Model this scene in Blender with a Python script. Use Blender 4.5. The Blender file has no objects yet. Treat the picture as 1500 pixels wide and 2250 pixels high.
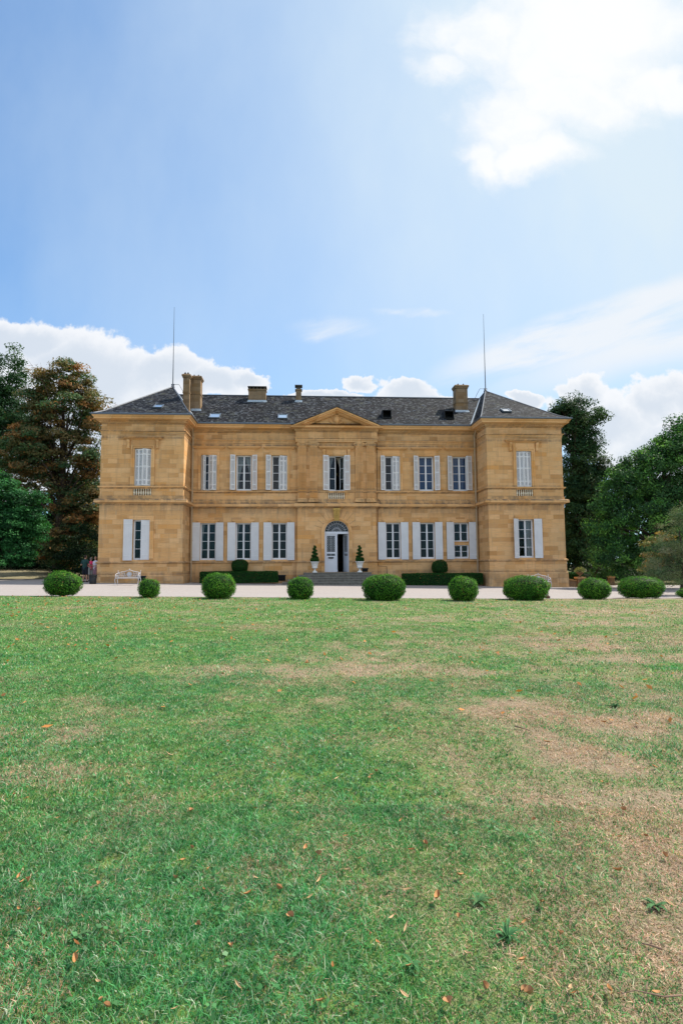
import bpy, bmesh, math, random
import numpy as np
from mathutils import Vector, Matrix

R_ = math.radians
scene = bpy.context.scene
col = scene.collection
rng = np.random.default_rng(7)
random.seed(7)

# ------------------------------------------------------------------ camera
F_PX = 1300.0            # focal length in pixels of the 1500x2250 photograph
PITCH = math.atan(112/F_PX); ROLL = R_(-0.36); EYE = 1.42
_F = Vector((0, math.cos(PITCH), math.sin(PITCH)))
_X = Vector((1, 0, 0)); _U = Vector((0, -math.sin(PITCH), math.cos(PITCH)))
CR = _X*math.cos(ROLL) + _U*math.sin(ROLL)
CU = _U*math.cos(ROLL) - _X*math.sin(ROLL)
cam = bpy.data.cameras.new("camera"); camo = bpy.data.objects.new("camera", cam)
col.objects.link(camo)
camo.matrix_world = Matrix(((CR.x, CU.x, -_F.x, 0), (CR.y, CU.y, -_F.y, 0), (CR.z, CU.z, -_F.z, EYE), (0, 0, 0, 1)))
cam.sensor_fit = 'VERTICAL'; cam.sensor_height = 36; cam.lens = F_PX/2250*36
cam.clip_start = .05; cam.clip_end = 3000
scene.camera = camo

def ray(px, py): return _F*F_PX + CR*(px-750) + CU*(1125-py)
def at(px, py, y):
    d = ray(px, py); t = y/d.y
    return d.x*t, EYE + d.z*t
def gz(x):
    if x < -20: return .36 + (-20-x)*.004
    if x > 20: return -.36 - (x-20)*.004
    return -.018*x
def gp(px, py):
    d = ray(px, py); y = 20
    t = 20/d.y
    for _ in range(12):
        t = (gz(d.x*t)-EYE)/d.z
    return d.x*t, d.y*t
YAW = R_(3.92); HO = Vector((-.206, 39.579, 0))
def loc(px, py, v):                        # pixel -> house coordinates (s along the facade, z) on the plane v behind the tower fronts
    d = ray(px, py); n = Vector((-math.sin(YAW), math.cos(YAW), 0)); e = Vector((math.cos(YAW), math.sin(YAW), 0))
    t = (39.5+v)/d.dot(n); q = d*t
    return q.dot(e)-2.5, q.z+EYE
def h2w(s, v):
    return HO.x + s*math.cos(YAW) - v*math.sin(YAW), HO.y + s*math.sin(YAW) + v*math.cos(YAW)

# ------------------------------------------------------------------ sun + sky
SUN = Vector((.65, .36, 1)).normalized()
EL = math.asin(SUN.z); AZ = math.atan2(SUN.x, SUN.y)
sl = bpy.data.lights.new("sun", 'SUN'); sl.energy = 3.6; sl.angle = R_(.53); sl.color = (1, .93, .82)
so = bpy.data.objects.new("sun", sl); col.objects.link(so)
so.rotation_euler = SUN.to_track_quat('Z', 'Y').to_euler()
scene.view_settings.view_transform = 'Standard'; scene.view_settings.look = 'None'
scene.view_settings.exposure = 0.95; scene.view_settings.gamma = 1
scene.cycles.max_bounces = 6; scene.cycles.transparent_max_bounces = 12

world = bpy.data.worlds.new("World"); scene.world = world; world.use_nodes = True
W = world.node_tree; WN = W.nodes; WL = W.links
WN.clear()
class NG:
    """tiny helper for node maths"""
    def __init__(s, tree): s.t = tree; s.n = tree.nodes; s.l = tree.links
    def new(s, ty, **kw):
        n = s.n.new(ty)
        for k, v in kw.items(): setattr(n, k, v)
        return n
    def put(s, sock, v):
        if isinstance(v, bpy.types.NodeSocket): s.l.new(v, sock)
        elif isinstance(v, (tuple, list)):
            try: sock.default_value = v
            except Exception: sock.default_value = tuple(v)+(1,)
        else: sock.default_value = v
    def m(s, op, a, b=None, c=None, clamp=False):
        n = s.new('ShaderNodeMath', operation=op); n.use_clamp = clamp
        s.put(n.inputs[0], a)
        if b is not None: s.put(n.inputs[1], b)
        if c is not None: s.put(n.inputs[2], c)
        return n.outputs[0]
    def v(s, op, a, b=None):
        n = s.new('ShaderNodeVectorMath', operation=op); s.put(n.inputs[0], a)
        if b is not None: s.put(n.inputs[1], b)
        return n.outputs['Value'] if op in ('LENGTH', 'DOT_PRODUCT') else n.outputs[0]
    def xyz(s, x, y, z):
        n = s.new('ShaderNodeCombineXYZ')
        for i, q in enumerate((x, y, z)): s.put(n.inputs[i], q)
        return n.outputs[0]
    def sep(s, v_):
        n = s.new('ShaderNodeSeparateXYZ'); s.put(n.inputs[0], v_); return n.outputs
    def noise(s, vec, scale, detail=4, rough=.5, dist=0, out='Fac'):
        n = s.new('ShaderNodeTexNoise'); s.put(n.inputs['Vector'], vec)
        n.inputs['Scale'].default_value = scale; n.inputs['Detail'].default_value = detail
        n.inputs['Roughness'].default_value = rough; n.inputs['Distortion'].default_value = dist
        return n.outputs[out]
    def white(s, vec, out='Value'):
        n = s.new('ShaderNodeTexWhiteNoise', noise_dimensions='3D'); s.put(n.inputs['Vector'], vec); return n.outputs[out]
    def mix(s, f, a, b, bt='MIX'):
        n = s.new('ShaderNodeMix', data_type='RGBA', blend_type=bt)
        s.put(n.inputs[0], f); s.put(n.inputs[6], a if not isinstance(a, tuple) else tuple(a)[:3]+(1,)); s.put(n.inputs[7], b if not isinstance(b, tuple) else tuple(b)[:3]+(1,))
        return n.outputs[2]
    def ramp(s, f, stops):
        n = s.new('ShaderNodeValToRGB'); s.put(n.inputs[0], f); cr = n.color_ramp
        while len(cr.elements) > 1: cr.elements.remove(cr.elements[-1])
        for i, (p, c) in enumerate(stops):
            el = cr.elements[0] if i == 0 else cr.elements.new(p)
            el.position = p; el.color = tuple(c)[:3]+(1,)
        return n.outputs[0]
    def step(s, x, a, b):                  # smoothstep
        n = s.new('ShaderNodeMapRange', interpolation_type='SMOOTHSTEP')
        s.put(n.inputs[0], x); n.inputs[1].default_value = a; n.inputs[2].default_value = b
        return n.outputs[0]
g = NG(W)
tc = g.new('ShaderNodeTexCoord')
D = tc.outputs['Generated']
sky = g.new('ShaderNodeTexSky', sky_type='NISHITA')
sky.sun_disc = False; sky.sun_elevation = EL; sky.sun_rotation = AZ
sky.air_density = 1.0; sky.dust_density = .9; sky.ozone_density = 1.3; sky.altitude = 100
dx, dy, dz = g.sep(D)
dys = g.m('MAXIMUM', dy, .02)
u_ = g.m('DIVIDE', dx, dys); v_ = g.m('DIVIDE', dz, dys)
P = g.xyz(u_, v_, 0)
def uv(px, py):
    d = ray(px, py); return d.x/d.y, d.z/d.y
nz = g.noise(P, 3.2, 8, .58)
nz2 = g.noise(P, 11, 6, .6)
warp = g.v('MULTIPLY', g.v('SUBTRACT', g.noise(P, 4.5, 6, .6, out='Color'), (.5, .5, .5)), (.20, .17, 0))
PW = g.v('ADD', P, warp)
def blobs(lst, vec=PW):
    acc = None
    for px, py, rx, ry in lst:
        cu, cv = uv(px, py)
        q = g.v('MULTIPLY', g.v('SUBTRACT', vec, (cu, cv, 0)), (F_PX/rx, F_PX/ry, 0))
        e = g.m('SUBTRACT', 1.0, g.v('LENGTH', q))
        acc = e if acc is None else g.m('MAXIMUM', acc, e)
    return acc
low = blobs([(20, 775, 130, 80), (60, 960, 300, 150), (200, 980, 160, 130), (110, 765, 130, 75), (200, 830, 190, 110), (340, 830, 120, 70), (440, 850, 120, 55), (530, 845, 60, 28),
             (690, 874, 100, 16), (806, 832, 52, 26), (760, 866, 60, 16), (890, 862, 66, 36), (960, 880, 80, 24), (1140, 890, 60, 18),
             (1290, 850, 70, 50), (1330, 930, 150, 90), (1440, 900, 90, 70), (1520, 880, 90, 90), (1450, 1010, 160, 100), (1620, 900, 150, 180), (-120, 800, 130, 160)])
nz4 = g.noise(P, 30, 6, .6)
lowd = g.m('ADD', low, g.m('ADD', g.m('MULTIPLY', g.m('SUBTRACT', nz2, .5), 1.35), g.m('MULTIPLY', g.m('SUBTRACT', nz4, .5), .45)))
lowf = g.step(lowd, -.03, .17)
top = blobs([(1380, 40, 330, 120), (1230, 110, 230, 130), (1050, 70, 150, 110), (985, 150, 80, 60), (1180, 330, 90, 50), (1120, 250, 130, 100), (1080, 340, 70, 50), (1250, 210, 150, 90),
             (1420, 180, 150, 60), (1700, 60, 260, 260)])
nz3 = g.noise(g.v('ADD', P, g.v('MULTIPLY', warp, (1.5, 1.5, 0))), 7, 9, .62)
topf = g.step(g.m('ADD', g.m('MINIMUM', top, .55), g.m('ADD', g.m('MULTIPLY', g.m('SUBTRACT', nz, .5), 1.9), g.m('MULTIPLY', g.m('SUBTRACT', nz3, .5), 1.3))), -.45, .75)
# cirrus streaks, drawn out along one direction
ang = R_(17)
PC = g.new('ShaderNodeMapping'); g.put(PC.inputs[0], P); PC.inputs['Rotation'].default_value = (0, 0, -ang)
PCo = PC.outputs[0]
cir = g.noise(g.v('MULTIPLY', PCo, (1.3, 7.5, 1)), 2.2, 8, .6, .4)
_cu, _cv = uv(1330, 712); _q = g.v('SUBTRACT', g.v('ADD', P, g.v('MULTIPLY', warp, (.22, .22, 0))), (_cu, _cv, 0)); _ca, _sa = math.cos(R_(17)), math.sin(R_(17))
_s = g.m('MULTIPLY', g.v('DOT_PRODUCT', _q, (_ca, _sa, 0)), F_PX/400); _t = g.m('MULTIPLY', g.v('DOT_PRODUCT', _q, (-_sa, _ca, 0)), F_PX/62)
cirm = g.m('SUBTRACT', 1.0, g.v('LENGTH', g.xyz(_s, _t, 0)))
_t2 = g.m('MULTIPLY', g.m('ADD', g.v('DOT_PRODUCT', _q, (-_sa, _ca, 0)), 70/F_PX), F_PX/60)
cirm = g.m('MAXIMUM', cirm, g.m('MULTIPLY', g.m('SUBTRACT', 1.0, g.v('LENGTH', g.xyz(g.m('SUBTRACT', _s, .35), _t2, 0))), .45))
cirw = blobs([(725, 722, 95, 26), (900, 685, 90, 10)], g.v('ADD', P, g.v('MULTIPLY', warp, (.6, .5, 0))))
cf = g.m('MULTIPLY', g.step(cirm, -.2, .35), g.step(cir, .30, .56))
cf = g.m('ADD', cf, g.m('MULTIPLY', g.m('MULTIPLY', g.step(cirw, -.3, .8), g.step(cir, .38, .66)), .8), clamp=True)
veil = g.m('MULTIPLY', g.step(g.noise(g.v('MULTIPLY', P, (1.6, .8, 1)), 1.3, 6, .55), .30, .8), .26)
sd = g.v('DOT_PRODUCT', D, tuple(SUN))
glow = g.m('POWER', g.m('MAXIMUM', sd, 0.0), 2.4)
lowh = g.m('MULTIPLY', g.m('SUBTRACT', 1.0, g.step(v_, .30, 1.0)), .15)
haze = g.m('ADD', g.m('ADD', g.m('MULTIPLY', glow, .80), lowh), g.m('ADD', veil, g.m('MULTIPLY', g.step(u_, -.62, .25), .26)), clamp=True)
hcol = (3.55, 4.2, 4.72)
ccol = (4.35, 4.55, 4.8)
skyb = g.v('MULTIPLY', sky.outputs[0], (.34, .75, 1.04))
s1 = g.mix(haze, skyb, hcol)
s1 = g.mix(g.m('MULTIPLY', cf, .90), s1, ccol)
# cumulus: bright rims, greyer hearts
shade = g.step(g.m('ADD', low, g.m('ADD', g.m('MULTIPLY', g.m('SUBTRACT', nz, .5), 1.3), g.m('MULTIPLY', g.m('SUBTRACT', nz2, .5), .8))), .05, .75)
lowc = g.mix(shade, (4.75, 4.8, 4.9), (3.55, 3.85, 4.25))
s1 = g.mix(g.m('MULTIPLY', lowf, .93), s1, lowc)
s1 = g.mix(g.m('MULTIPLY', topf, .97), s1, (4.95, 5.0, 5.05))
# behind the camera: unseen noise cloud, brightened on purpose to light the facade
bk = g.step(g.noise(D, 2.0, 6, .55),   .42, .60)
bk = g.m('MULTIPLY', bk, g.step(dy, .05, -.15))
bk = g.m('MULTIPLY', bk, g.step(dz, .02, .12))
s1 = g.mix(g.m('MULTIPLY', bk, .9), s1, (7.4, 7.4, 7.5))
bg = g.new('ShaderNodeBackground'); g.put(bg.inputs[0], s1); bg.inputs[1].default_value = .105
wo = g.new('ShaderNodeOutputWorld'); WL.new(bg.outputs[0], wo.inputs[0])
try: world.cycles.sampling_method = 'MANUAL'; world.cycles.sample_map_resolution = 512
except Exception: pass

# ------------------------------------------------------------------ materials
MATS = {}
def mat(name):
    m = bpy.data.materials.new(name); m.use_nodes = True; m.node_tree.nodes.clear()
    n = NG(m.node_tree); out = n.new('ShaderNodeOutputMaterial'); MATS[name] = m
    return m, n, out
def prin(n, out, color, rough=.7, metal=0, bump=None, bstr=.3, bdist=.02, spec=.5):
    p = n.new('ShaderNodeBsdfPrincipled'); n.put(p.inputs['Base Color'], color if not isinstance(color, tuple) else color[:3]+(1,))
    n.put(p.inputs['Roughness'], rough); n.put(p.inputs['Metallic'], metal)
    p.inputs['Specular IOR Level'].default_value = spec
    if bump is not None:
        b = n.new('ShaderNodeBump'); b.inputs['Strength'].default_value = bstr; b.inputs['Distance'].default_value = bdist
        n.put(b.inputs['Height'], bump); n.l.new(b.outputs[0], p.inputs['Normal'])
    n.l.new(p.outputs[0], out.inputs[0]); return p
def simple(name, color, rough=.6, metal=0, var=.12, scale=6, spec=.4, bstr=.15):
    m, n, out = mat(name)
    t = n.new('ShaderNodeTexCoord'); nf = n.noise(t.outputs['Object'], scale, 5, .6)
    c = n.mix(nf, tuple(max(0, x*(1-var*1.6)) for x in color), tuple(min(1, x*(1+var)) for x in color))
    prin(n, out, c, rough, metal, nf, bstr, .01, spec); return m

def stone_mat(name, course=.31, blen=.85, dirt=1.0, tint=(1, 1, 1), joints=1.0):
    m, n, out = mat(name)
    tcn = n.new('ShaderNodeTexCoord'); o = tcn.outputs['Object']; x, y, z = n.sep(o)
    u = n.m('ADD', x, y)
    row = n.m('FLOOR', n.m('DIVIDE', z, course))
    r1 = n.white(n.xyz(row, 3.1, 7.7)); r2 = n.white(n.xyz(row, 9.3, 1.7))
    uu = n.m('ADD', n.m('MULTIPLY', n.m('DIVIDE', u, blen), n.m('ADD', .75, n.m('MULTIPLY', r1, .6))), n.m('MULTIPLY', r2, 17.0))
    uu = n.m('ADD', uu, n.m('MULTIPLY', n.noise(n.xyz(u, n.m('MULTIPLY', row, 13.7), 0), 1.1, 1), .9))
    cell = n.m('FLOOR', uu); fr = n.m('FRACT', uu); fz = n.m('FRACT', n.m('DIVIDE', z, course))
    rnd = n.white(n.xyz(cell, row, 2.2)); rnd2 = n.white(n.xyz(cell, row, 8.8))
    c = n.ramp(rnd, [(0, (.42, .24, .088)), (.10, (.50, .30, .118)), (.30, (.565, .355, .15)), (.55, (.60, .385, .17)), (.80, (.635, .42, .20)), (.92, (.56, .315, .105)), (1, (.43, .27, .125))])
    c = n.mix(1.0, c, (1.135, 1.025, 1.03), 'MULTIPLY')
    # bedding grain and warm/grey patches
    grain = n.noise(n.xyz(n.m('MULTIPLY', u, .7), n.m('MULTIPLY', z, 9.0), rnd2), 2.6, 6, .65)
    c = n.mix(n.m('MULTIPLY', n.step(grain, .45, .75), .5), c, (.34, .20, .085))
    broad = n.noise(o, .55, 4, .55)
    c = n.mix(n.m('MULTIPLY', n.step(broad, .42, .75), .30), c, (.60, .45, .27))
    fine = n.noise(o, 24, 4, .6)
    c = n.mix(n.m('MULTIPLY', n.step(fine, .5, .8), .25), c, (.30, .20, .10))
    # joints
    def edge(f, w): return n.m('SUBTRACT', 1.0, n.step(n.m('MINIMUM', f, n.m('SUBTRACT', 1.0, f)), 0, w))
    jz = edge(fz, .035); ju = edge(fr, .014); j = n.m('MULTIPLY', n.m('MAXIMUM', jz, ju), joints)
    jc = n.mix(n.noise(o, 1.3, 3), (.34, .23, .115), (.60, .47, .30))
    c = n.mix(n.m('MULTIPLY', j, .75), c, jc)
    # lichen and soot: on and just under ledges, near the ground, in runs
    runs = n.noise(n.xyz(n.m('MULTIPLY', u, 2.2), n.m('MULTIPLY', z, .28), 0), 1.6, 6, .62)
    spots = n.noise(o, 2.8, 7, .7)
    acc = None
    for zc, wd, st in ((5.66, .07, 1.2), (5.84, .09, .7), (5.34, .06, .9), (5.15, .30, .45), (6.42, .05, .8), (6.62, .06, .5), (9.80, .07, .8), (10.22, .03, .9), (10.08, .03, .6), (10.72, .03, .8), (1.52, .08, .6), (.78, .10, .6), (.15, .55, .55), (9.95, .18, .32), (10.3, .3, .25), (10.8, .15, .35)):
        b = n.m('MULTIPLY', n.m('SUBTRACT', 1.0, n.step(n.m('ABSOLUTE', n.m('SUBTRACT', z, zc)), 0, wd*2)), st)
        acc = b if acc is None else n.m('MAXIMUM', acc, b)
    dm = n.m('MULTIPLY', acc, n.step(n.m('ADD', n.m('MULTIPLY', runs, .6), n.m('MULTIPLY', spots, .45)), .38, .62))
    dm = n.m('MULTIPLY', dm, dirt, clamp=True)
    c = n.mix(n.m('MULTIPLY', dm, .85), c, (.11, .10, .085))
    rs = n.noise(n.xyz(n.m('MULTIPLY', u, 3.5), n.m('MULTIPLY', z, .22), 4.4), 1.9, 7, .66)
    c = n.mix(n.m('MULTIPLY', n.step(rs, .52, .72), .42), c, (.26, .19, .12))
    c = n.mix(n.m('MULTIPLY', n.step(spots, .60, .70), .28), c, (.30, .27, .21))
    hgt = n.m('SUBTRACT', n.m('ADD', n.m('MULTIPLY', grain, .3), n.m('MULTIPLY', rnd2, .25)), j)
    c = n.mix(1.0, c, tint, 'MULTIPLY')
    prin(n, out, c, .9, 0, hgt, .5, .02, .15); return m
stone = stone_mat('sandstone')
trim = stone_mat('sandstone_trim', .6, 1.3, 1.0, (1.06, 1.05, 1.02), .6)
chst = stone_mat('chimney_stone', .28, .5, 3.0, (.40, .46, .60))
paving = None
def slate_mat():
    m, n, out = mat('slate')
    t = n.new('ShaderNodeTexCoord'); o = t.outputs['Object']; x, y, z = n.sep(o)
    course = .105
    row = n.m('FLOOR', n.m('DIVIDE', z, course)); r = n.white(n.xyz(row, 1, 2))
    uu = n.m('ADD', n.m('DIVIDE', n.m('ADD', x, n.m('MULTIPLY', y, .53)), .24), n.m('MULTIPLY', r, 9))
    cell = n.m('FLOOR', uu); rnd = n.white(n.xyz(cell, row, 5)); fz = n.m('FRACT', n.m('DIVIDE', z, course)); fr = n.m('FRACT', uu)
    c = n.ramp(rnd, [(0, (.008, .009, .012)), (.4, (.018, .019, .024)), (.75, (.034, .032, .036)), (.93, (.065, .062, .066)), (1, (.20, .22, .25))])
    c = n.mix(1.0, c, (.20, .23, .28), 'MULTIPLY')
    br = n.noise(n.xyz(n.m('MULTIPLY', x, .8), n.m('MULTIPLY', y, .8), n.m('MULTIPLY', z, 2.2)), 1.1, 8, .7)
    c = n.mix(n.m('MULTIPLY', n.step(br, .48, .62), .65), c, (.016, .013, .016))
    li = n.noise(n.xyz(n.m('MULTIPLY', x, 1.3), n.m('MULTIPLY', y, 1.3), n.m('MULTIPLY', z, 4.5)), 3.1, 7, .72)
    c = n.mix(n.m('MULTIPLY', n.step(li, .53, .62), .8), c, (.15, .165, .18))
    li2 = n.noise(o, 1.5, 7, .66)
    c = n.mix(n.m('MULTIPLY', n.step(li2, .54, .66), .6), c, (.07, .075, .06))
    e = n.m('MAXIMUM', n.m('SUBTRACT', 1.0, n.step(fz, 0, .16)), n.m('SUBTRACT', 1.0, n.step(fr, 0, .07)))
    c = n.mix(n.m('MULTIPLY', e, .55), c, (.004, .004, .006))
    prin(n, out, c, .7, 0, n.m('SUBTRACT', n.m('MULTIPLY', rnd, .9), n.m('MULTIPLY', fz, 1.0)), .5, .02, .06); return m
slate = slate_mat()
white_p = simple('white_paint', (.70, .71, .74), .5, 0, .05, 3)
louv_p = simple('louvre_paint', (.69, .69, .70), .55, 0, .06, 3)
solid_p = simple('shutter_paint', (.63, .635, .655), .5, 0, .12, 1.6)
door_p = simple('door_paint', (.62, .65, .72), .45, 0, .07, 3)
zinc = simple('zinc', (.16, .19, .23), .42, .6, .15, 5)
gut = simple('painted_gutter', (.42, .31, .19), .6, 0, .1, 4)
iron_d = simple('dark_iron', (.03, .032, .035), .5, .5, .1, 8)
cablem = simple('cable_black', (.02, .02, .02), .6)
steel = simple('rod_metal', (.10, .11, .12), .4, .7)
urn_m = simple('urn_cast_iron_white', (.72, .72, .70), .55, 0, .12, 7)
bench_m = simple('bench_white_iron', (.50, .51, .54), .5, 0, .12, 9)
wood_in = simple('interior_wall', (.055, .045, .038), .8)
darkwood = simple('interior_wood', (.10, .055, .025), .5)
brass = simple('brass', (.45, .30, .09), .35, .8)
cur_w = simple('white_curtain', (.62, .56, .46), .9, 0, .12, 9)
cur_b = simple('blue_curtain', (.055, .13, .27), .8, 0, .5, 14)
step_m = simple('step_stone', (.20, .19, .165), .9, 0, .45, 5, .2, .5)
bin_m = simple('bin_plastic', (.018, .024, .03), .5)
soil = simple('soil', (.05, .035, .02), .95)
bark = simple('bark', (.075, .055, .042), .95, 0, .4, 6, .1, .6)
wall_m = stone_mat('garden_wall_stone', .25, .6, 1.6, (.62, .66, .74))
def glass_mat(name, refl=.9, tint=(.75, .8, .85)):
    m, n, out = mat(name)
    tr = n.new('ShaderNodeBsdfTransparent'); tr.inputs[0].default_value = tint+(1,)
    gl = n.new('ShaderNodeBsdfGlossy'); gl.inputs['Roughness'].default_value = .02; gl.inputs['Color'].default_value = (.95, .97, 1, 1)
    t = n.new('ShaderNodeTexCoord'); nf = n.noise(t.outputs['Object'], 1.6, 2)
    b = n.new('ShaderNodeBump'); b.inputs['Strength'].default_value = .06; b.inputs['Distance'].default_value = .01; n.put(b.inputs['Height'], nf); n.l.new(b.outputs[0], gl.inputs['Normal'])
    fr = n.new('ShaderNodeFresnel'); fr.inputs[0].default_value = 1.5
    mx = n.new('ShaderNodeMixShader'); n.put(mx.inputs[0], n.m('MULTIPLY', fr.outputs[0], refl)); n.l.new(tr.outputs[0], mx.inputs[1]); n.l.new(gl.outputs[0], mx.inputs[2])
    n.l.new(mx.outputs[0], out.inputs[0]); return m
glass = glass_mat('window_glass', .42)
skyglass = simple('skylight_glass', (.80, .85, .9), .08, 1.0, .03)
def leaf_mat(name, trans=.3, rough=.55, spec=.3, gain=1.0):
    m, n, out = mat(name)
    a = n.new('ShaderNodeAttribute'); a.attribute_name = 'col'
    c = a.outputs['Color']
    p = n.new('ShaderNodeBsdfPrincipled'); n.put(p.inputs['Base Color'], c); p.inputs['Roughness'].default_value = rough; p.inputs['Specular IOR Level'].default_value = spec
    t = n.new('ShaderNodeBsdfTranslucent'); n.put(t.inputs[0], n.mix(1.0, c, (1.15, 1.25, .6), 'MULTIPLY'))
    mx = n.new('ShaderNodeMixShader'); mx.inputs[0].default_value = trans; n.l.new(p.outputs[0], mx.inputs[1]); n.l.new(t.outputs[0], mx.inputs[2])
    n.l.new(mx.outputs[0], out.inputs[0]); return m
leafm = leaf_mat('foliage', .3, .6, .15); boxm = leaf_mat('box_foliage', .25, .6, .12); grassm = leaf_mat('grass_blade', .3, .5, .3)

# ------------------------------------------------------------------ mesh helpers
class MB:
    def __init__(s): s.v = []; s.f = []
    def poly(s, pts):
        i = len(s.v); s.v += [tuple(p) for p in pts]; s.f.append(tuple(range(i, i+len(pts))))
    def add(s, vs, fs):
        i = len(s.v); s.v += [tuple(p) for p in vs]; s.f += [tuple(k+i for k in q) for q in fs]
    def box(s, x0, x1, y0, y1, z0, z1):
        s.add([(x0, y0, z0), (x1, y0, z0), (x1, y1, z0), (x0, y1, z0), (x0, y0, z1), (x1, y0, z1), (x1, y1, z1), (x0, y1, z1)],
              [(0, 3, 2, 1), (4, 5, 6, 7), (0, 1, 5, 4), (1, 2, 6, 5), (2, 3, 7, 6), (3, 0, 4, 7)])
    def obox(s, o, ex, ey, ez):            # corner + three edge vectors
        o = Vector(o); ex = Vector(ex); ey = Vector(ey); ez = Vector(ez)
        P = [o, o+ex, o+ex+ey, o+ey, o+ez, o+ex+ez, o+ex+ey+ez, o+ey+ez]
        s.add(P, [(0, 3, 2, 1), (4, 5, 6, 7), (0, 1, 5, 4), (1, 2, 6, 5), (2, 3, 7, 6), (3, 0, 4, 7)])
    def tube(s, pts, r, seg=6, caps=True):
        pts = [Vector(p) for p in pts]; rs = r if isinstance(r, (list, tuple)) else [r]*len(pts)
        base = len(s.v); up = Vector((.3, .5, .81))
        for i, p in enumerate(pts):
            d = (pts[min(i+1, len(pts)-1)]-pts[max(i-1, 0)])
            d = d.normalized() if d.length > 1e-9 else Vector((0, 0, 1))
            a = d.cross(up)
            if a.length < .05: a = d.cross(Vector((1, 0, 0)))
            a.normalize(); b = d.cross(a)
            for k in range(seg):
                t = 2*math.pi*k/seg; q = p + (a*math.cos(t)+b*math.sin(t))*rs[i]; s.v.append(tuple(q))
        for i in range(len(pts)-1):
            for k in range(seg):
                k2 = (k+1) % seg; A = base+i*seg
                s.f.append((A+k, A+k2, A+seg+k2, A+seg+k))
        if caps:
            s.f.append(tuple(base+k for k in reversed(range(seg)))); s.f.append(tuple(base+(len(pts)-1)*seg+k for k in range(seg)))
    def lathe(s, prof, c=(0, 0, 0), seg=20, flute=0):
        base = len(s.v)
        for (r, z) in prof:
            for k in range(seg):
                t = 2*math.pi*k/seg; rr = r*(1+(flute if k % 2 else 0)); s.v.append((c[0]+rr*math.cos(t), c[1]+rr*math.sin(t), c[2]+z))
        for i in range(len(prof)-1):
            for k in range(seg):
                k2 = (k+1) % seg; A = base+i*seg; s.f.append((A+k, A+k2, A+seg+k2, A+seg+k))
        s.f.append(tuple(base+k for k in reversed(range(seg)))); s.f.append(tuple(base+(len(prof)-1)*seg+k for k in range(seg)))
    def prism(s, pts, y0, y1):             # polygon in x,z (counter-clockwise seen from -y), from y0 (front) to y1
        n = len(pts); i = len(s.v)
        s.v += [(p[0], y0, p[1]) for p in pts] + [(p[0], y1, p[1]) for p in pts]
        s.f.append(tuple(i+k for k in range(n))); s.f.append(tuple(i+n+k for k in reversed(range(n))))
        for k in range(n):
            k2 = (k+1) % n; s.f.append((i+k, i+n+k, i+n+k2, i+k2))
    def sweep(s, path, prof):              # moulding: plan path, outward = right of travel; prof = (out, z)
        path = [Vector(p) for p in path]; n = len(path); rings = []
        for i in range(n):
            def nrm(a, b): d = (b-a).normalized(); return Vector((d.y, -d.x))
            if i == 0: m = nrm(path[0], path[1])
            elif i == n-1: m = nrm(path[-2], path[-1])
            else:
                n1 = nrm(path[i-1], path[i]); n2 = nrm(path[i], path[i+1]); m = (n1+n2)/(1+n1.dot(n2))
            rings.append([(path[i].x+m.x*o, path[i].y+m.y*o, z) for o, z in prof])
        base = len(s.v); k = len(prof)
        for r in rings: s.v += r
        for i in range(n-1):
            for j in range(k-1):
                A = base+i*k+j; s.f.append((A, A+k, A+k+1, A+1))
        s.f.append(tuple(base+j for j in range(k))); s.f.append(tuple(base+(n-1)*k+j for j in reversed(range(k))))
    def build(s, name, m, parent=None, smooth=False, bevel=0):
        me = bpy.data.meshes.new(name); me.from_pydata(s.v, [], s.f); me.update()
        o = bpy.data.objects.new(name, me); me.materials.append(m); col.objects.link(o)
        if parent: o.parent = parent
        if smooth:
            for p in me.polygons: p.use_smooth = True
        if bevel:
            b = o.modifiers.new('bevel', 'BEVEL'); b.width = bevel; b.segments = 2; b.limit_method = 'ANGLE'
        return o
def tag(o, label=None, cat=None, group=None, kind=None):
    if label: o['label'] = label
    if cat: o['category'] = cat
    if group: o['group'] = group
    if kind: o['kind'] = kind
    return o
def empty(name, p=(0, 0, 0), rz=0):
    o = bpy.data.objects.new(name, None); col.objects.link(o); o.location = p; o.rotation_euler = (0, 0, rz); o.empty_display_size = .3
    return o
def copy_tree(o, parent=None):
    c = o.copy(); col.objects.link(c); c.parent = parent
    for ch in list(o.children): copy_tree(ch, c)
    return c
def npmesh(name, verts, faces4, m, parent=None, colr=None):
    """verts (n,3); faces (k,4) or (k,3)"""
    me = bpy.data.meshes.new(name); nv = len(verts); nf, k = faces4.shape
    me.vertices.add(nv); me.vertices.foreach_set('co', verts.astype(np.float32).ravel())
    me.loops.add(nf*k); me.loops.foreach_set('vertex_index', faces4.astype(np.int32).ravel())
    me.polygons.add(nf); me.polygons.foreach_set('loop_start', np.arange(0, nf*k, k, dtype=np.int32)); me.polygons.foreach_set('loop_total', np.full(nf, k, dtype=np.int32))
    me.update(calc_edges=True)
    if colr is not None:
        a = me.color_attributes.new('col', 'FLOAT_COLOR', 'POINT')
        c4 = np.ones((nv, 4), np.float32); c4[:, :3] = colr; a.data.foreach_set('color', c4.ravel())
    o = bpy.data.objects.new(name, me); me.materials.append(m); col.objects.link(o)
    if parent: o.parent = parent
    return o
def unit(a): return a/np.maximum(np.linalg.norm(a, axis=1, keepdims=True), 1e-9)
def leaf_quads(pos, nrm, size, aspect=.5):
    n = len(pos); r = rng.normal(size=(n, 3)); a = unit(np.cross(nrm, r)); b = np.cross(nrm, a)
    s = np.asarray(size).reshape(-1, 1)*np.ones((n, 1))
    A = a*s*.5; B = b*s*.5*aspect
    v = np.stack([pos-A, pos+B-A*.15, pos+A, pos-B-A*.15], 1).reshape(-1, 3)
    f = np.arange(n*4).reshape(-1, 4)
    return v, f
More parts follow.
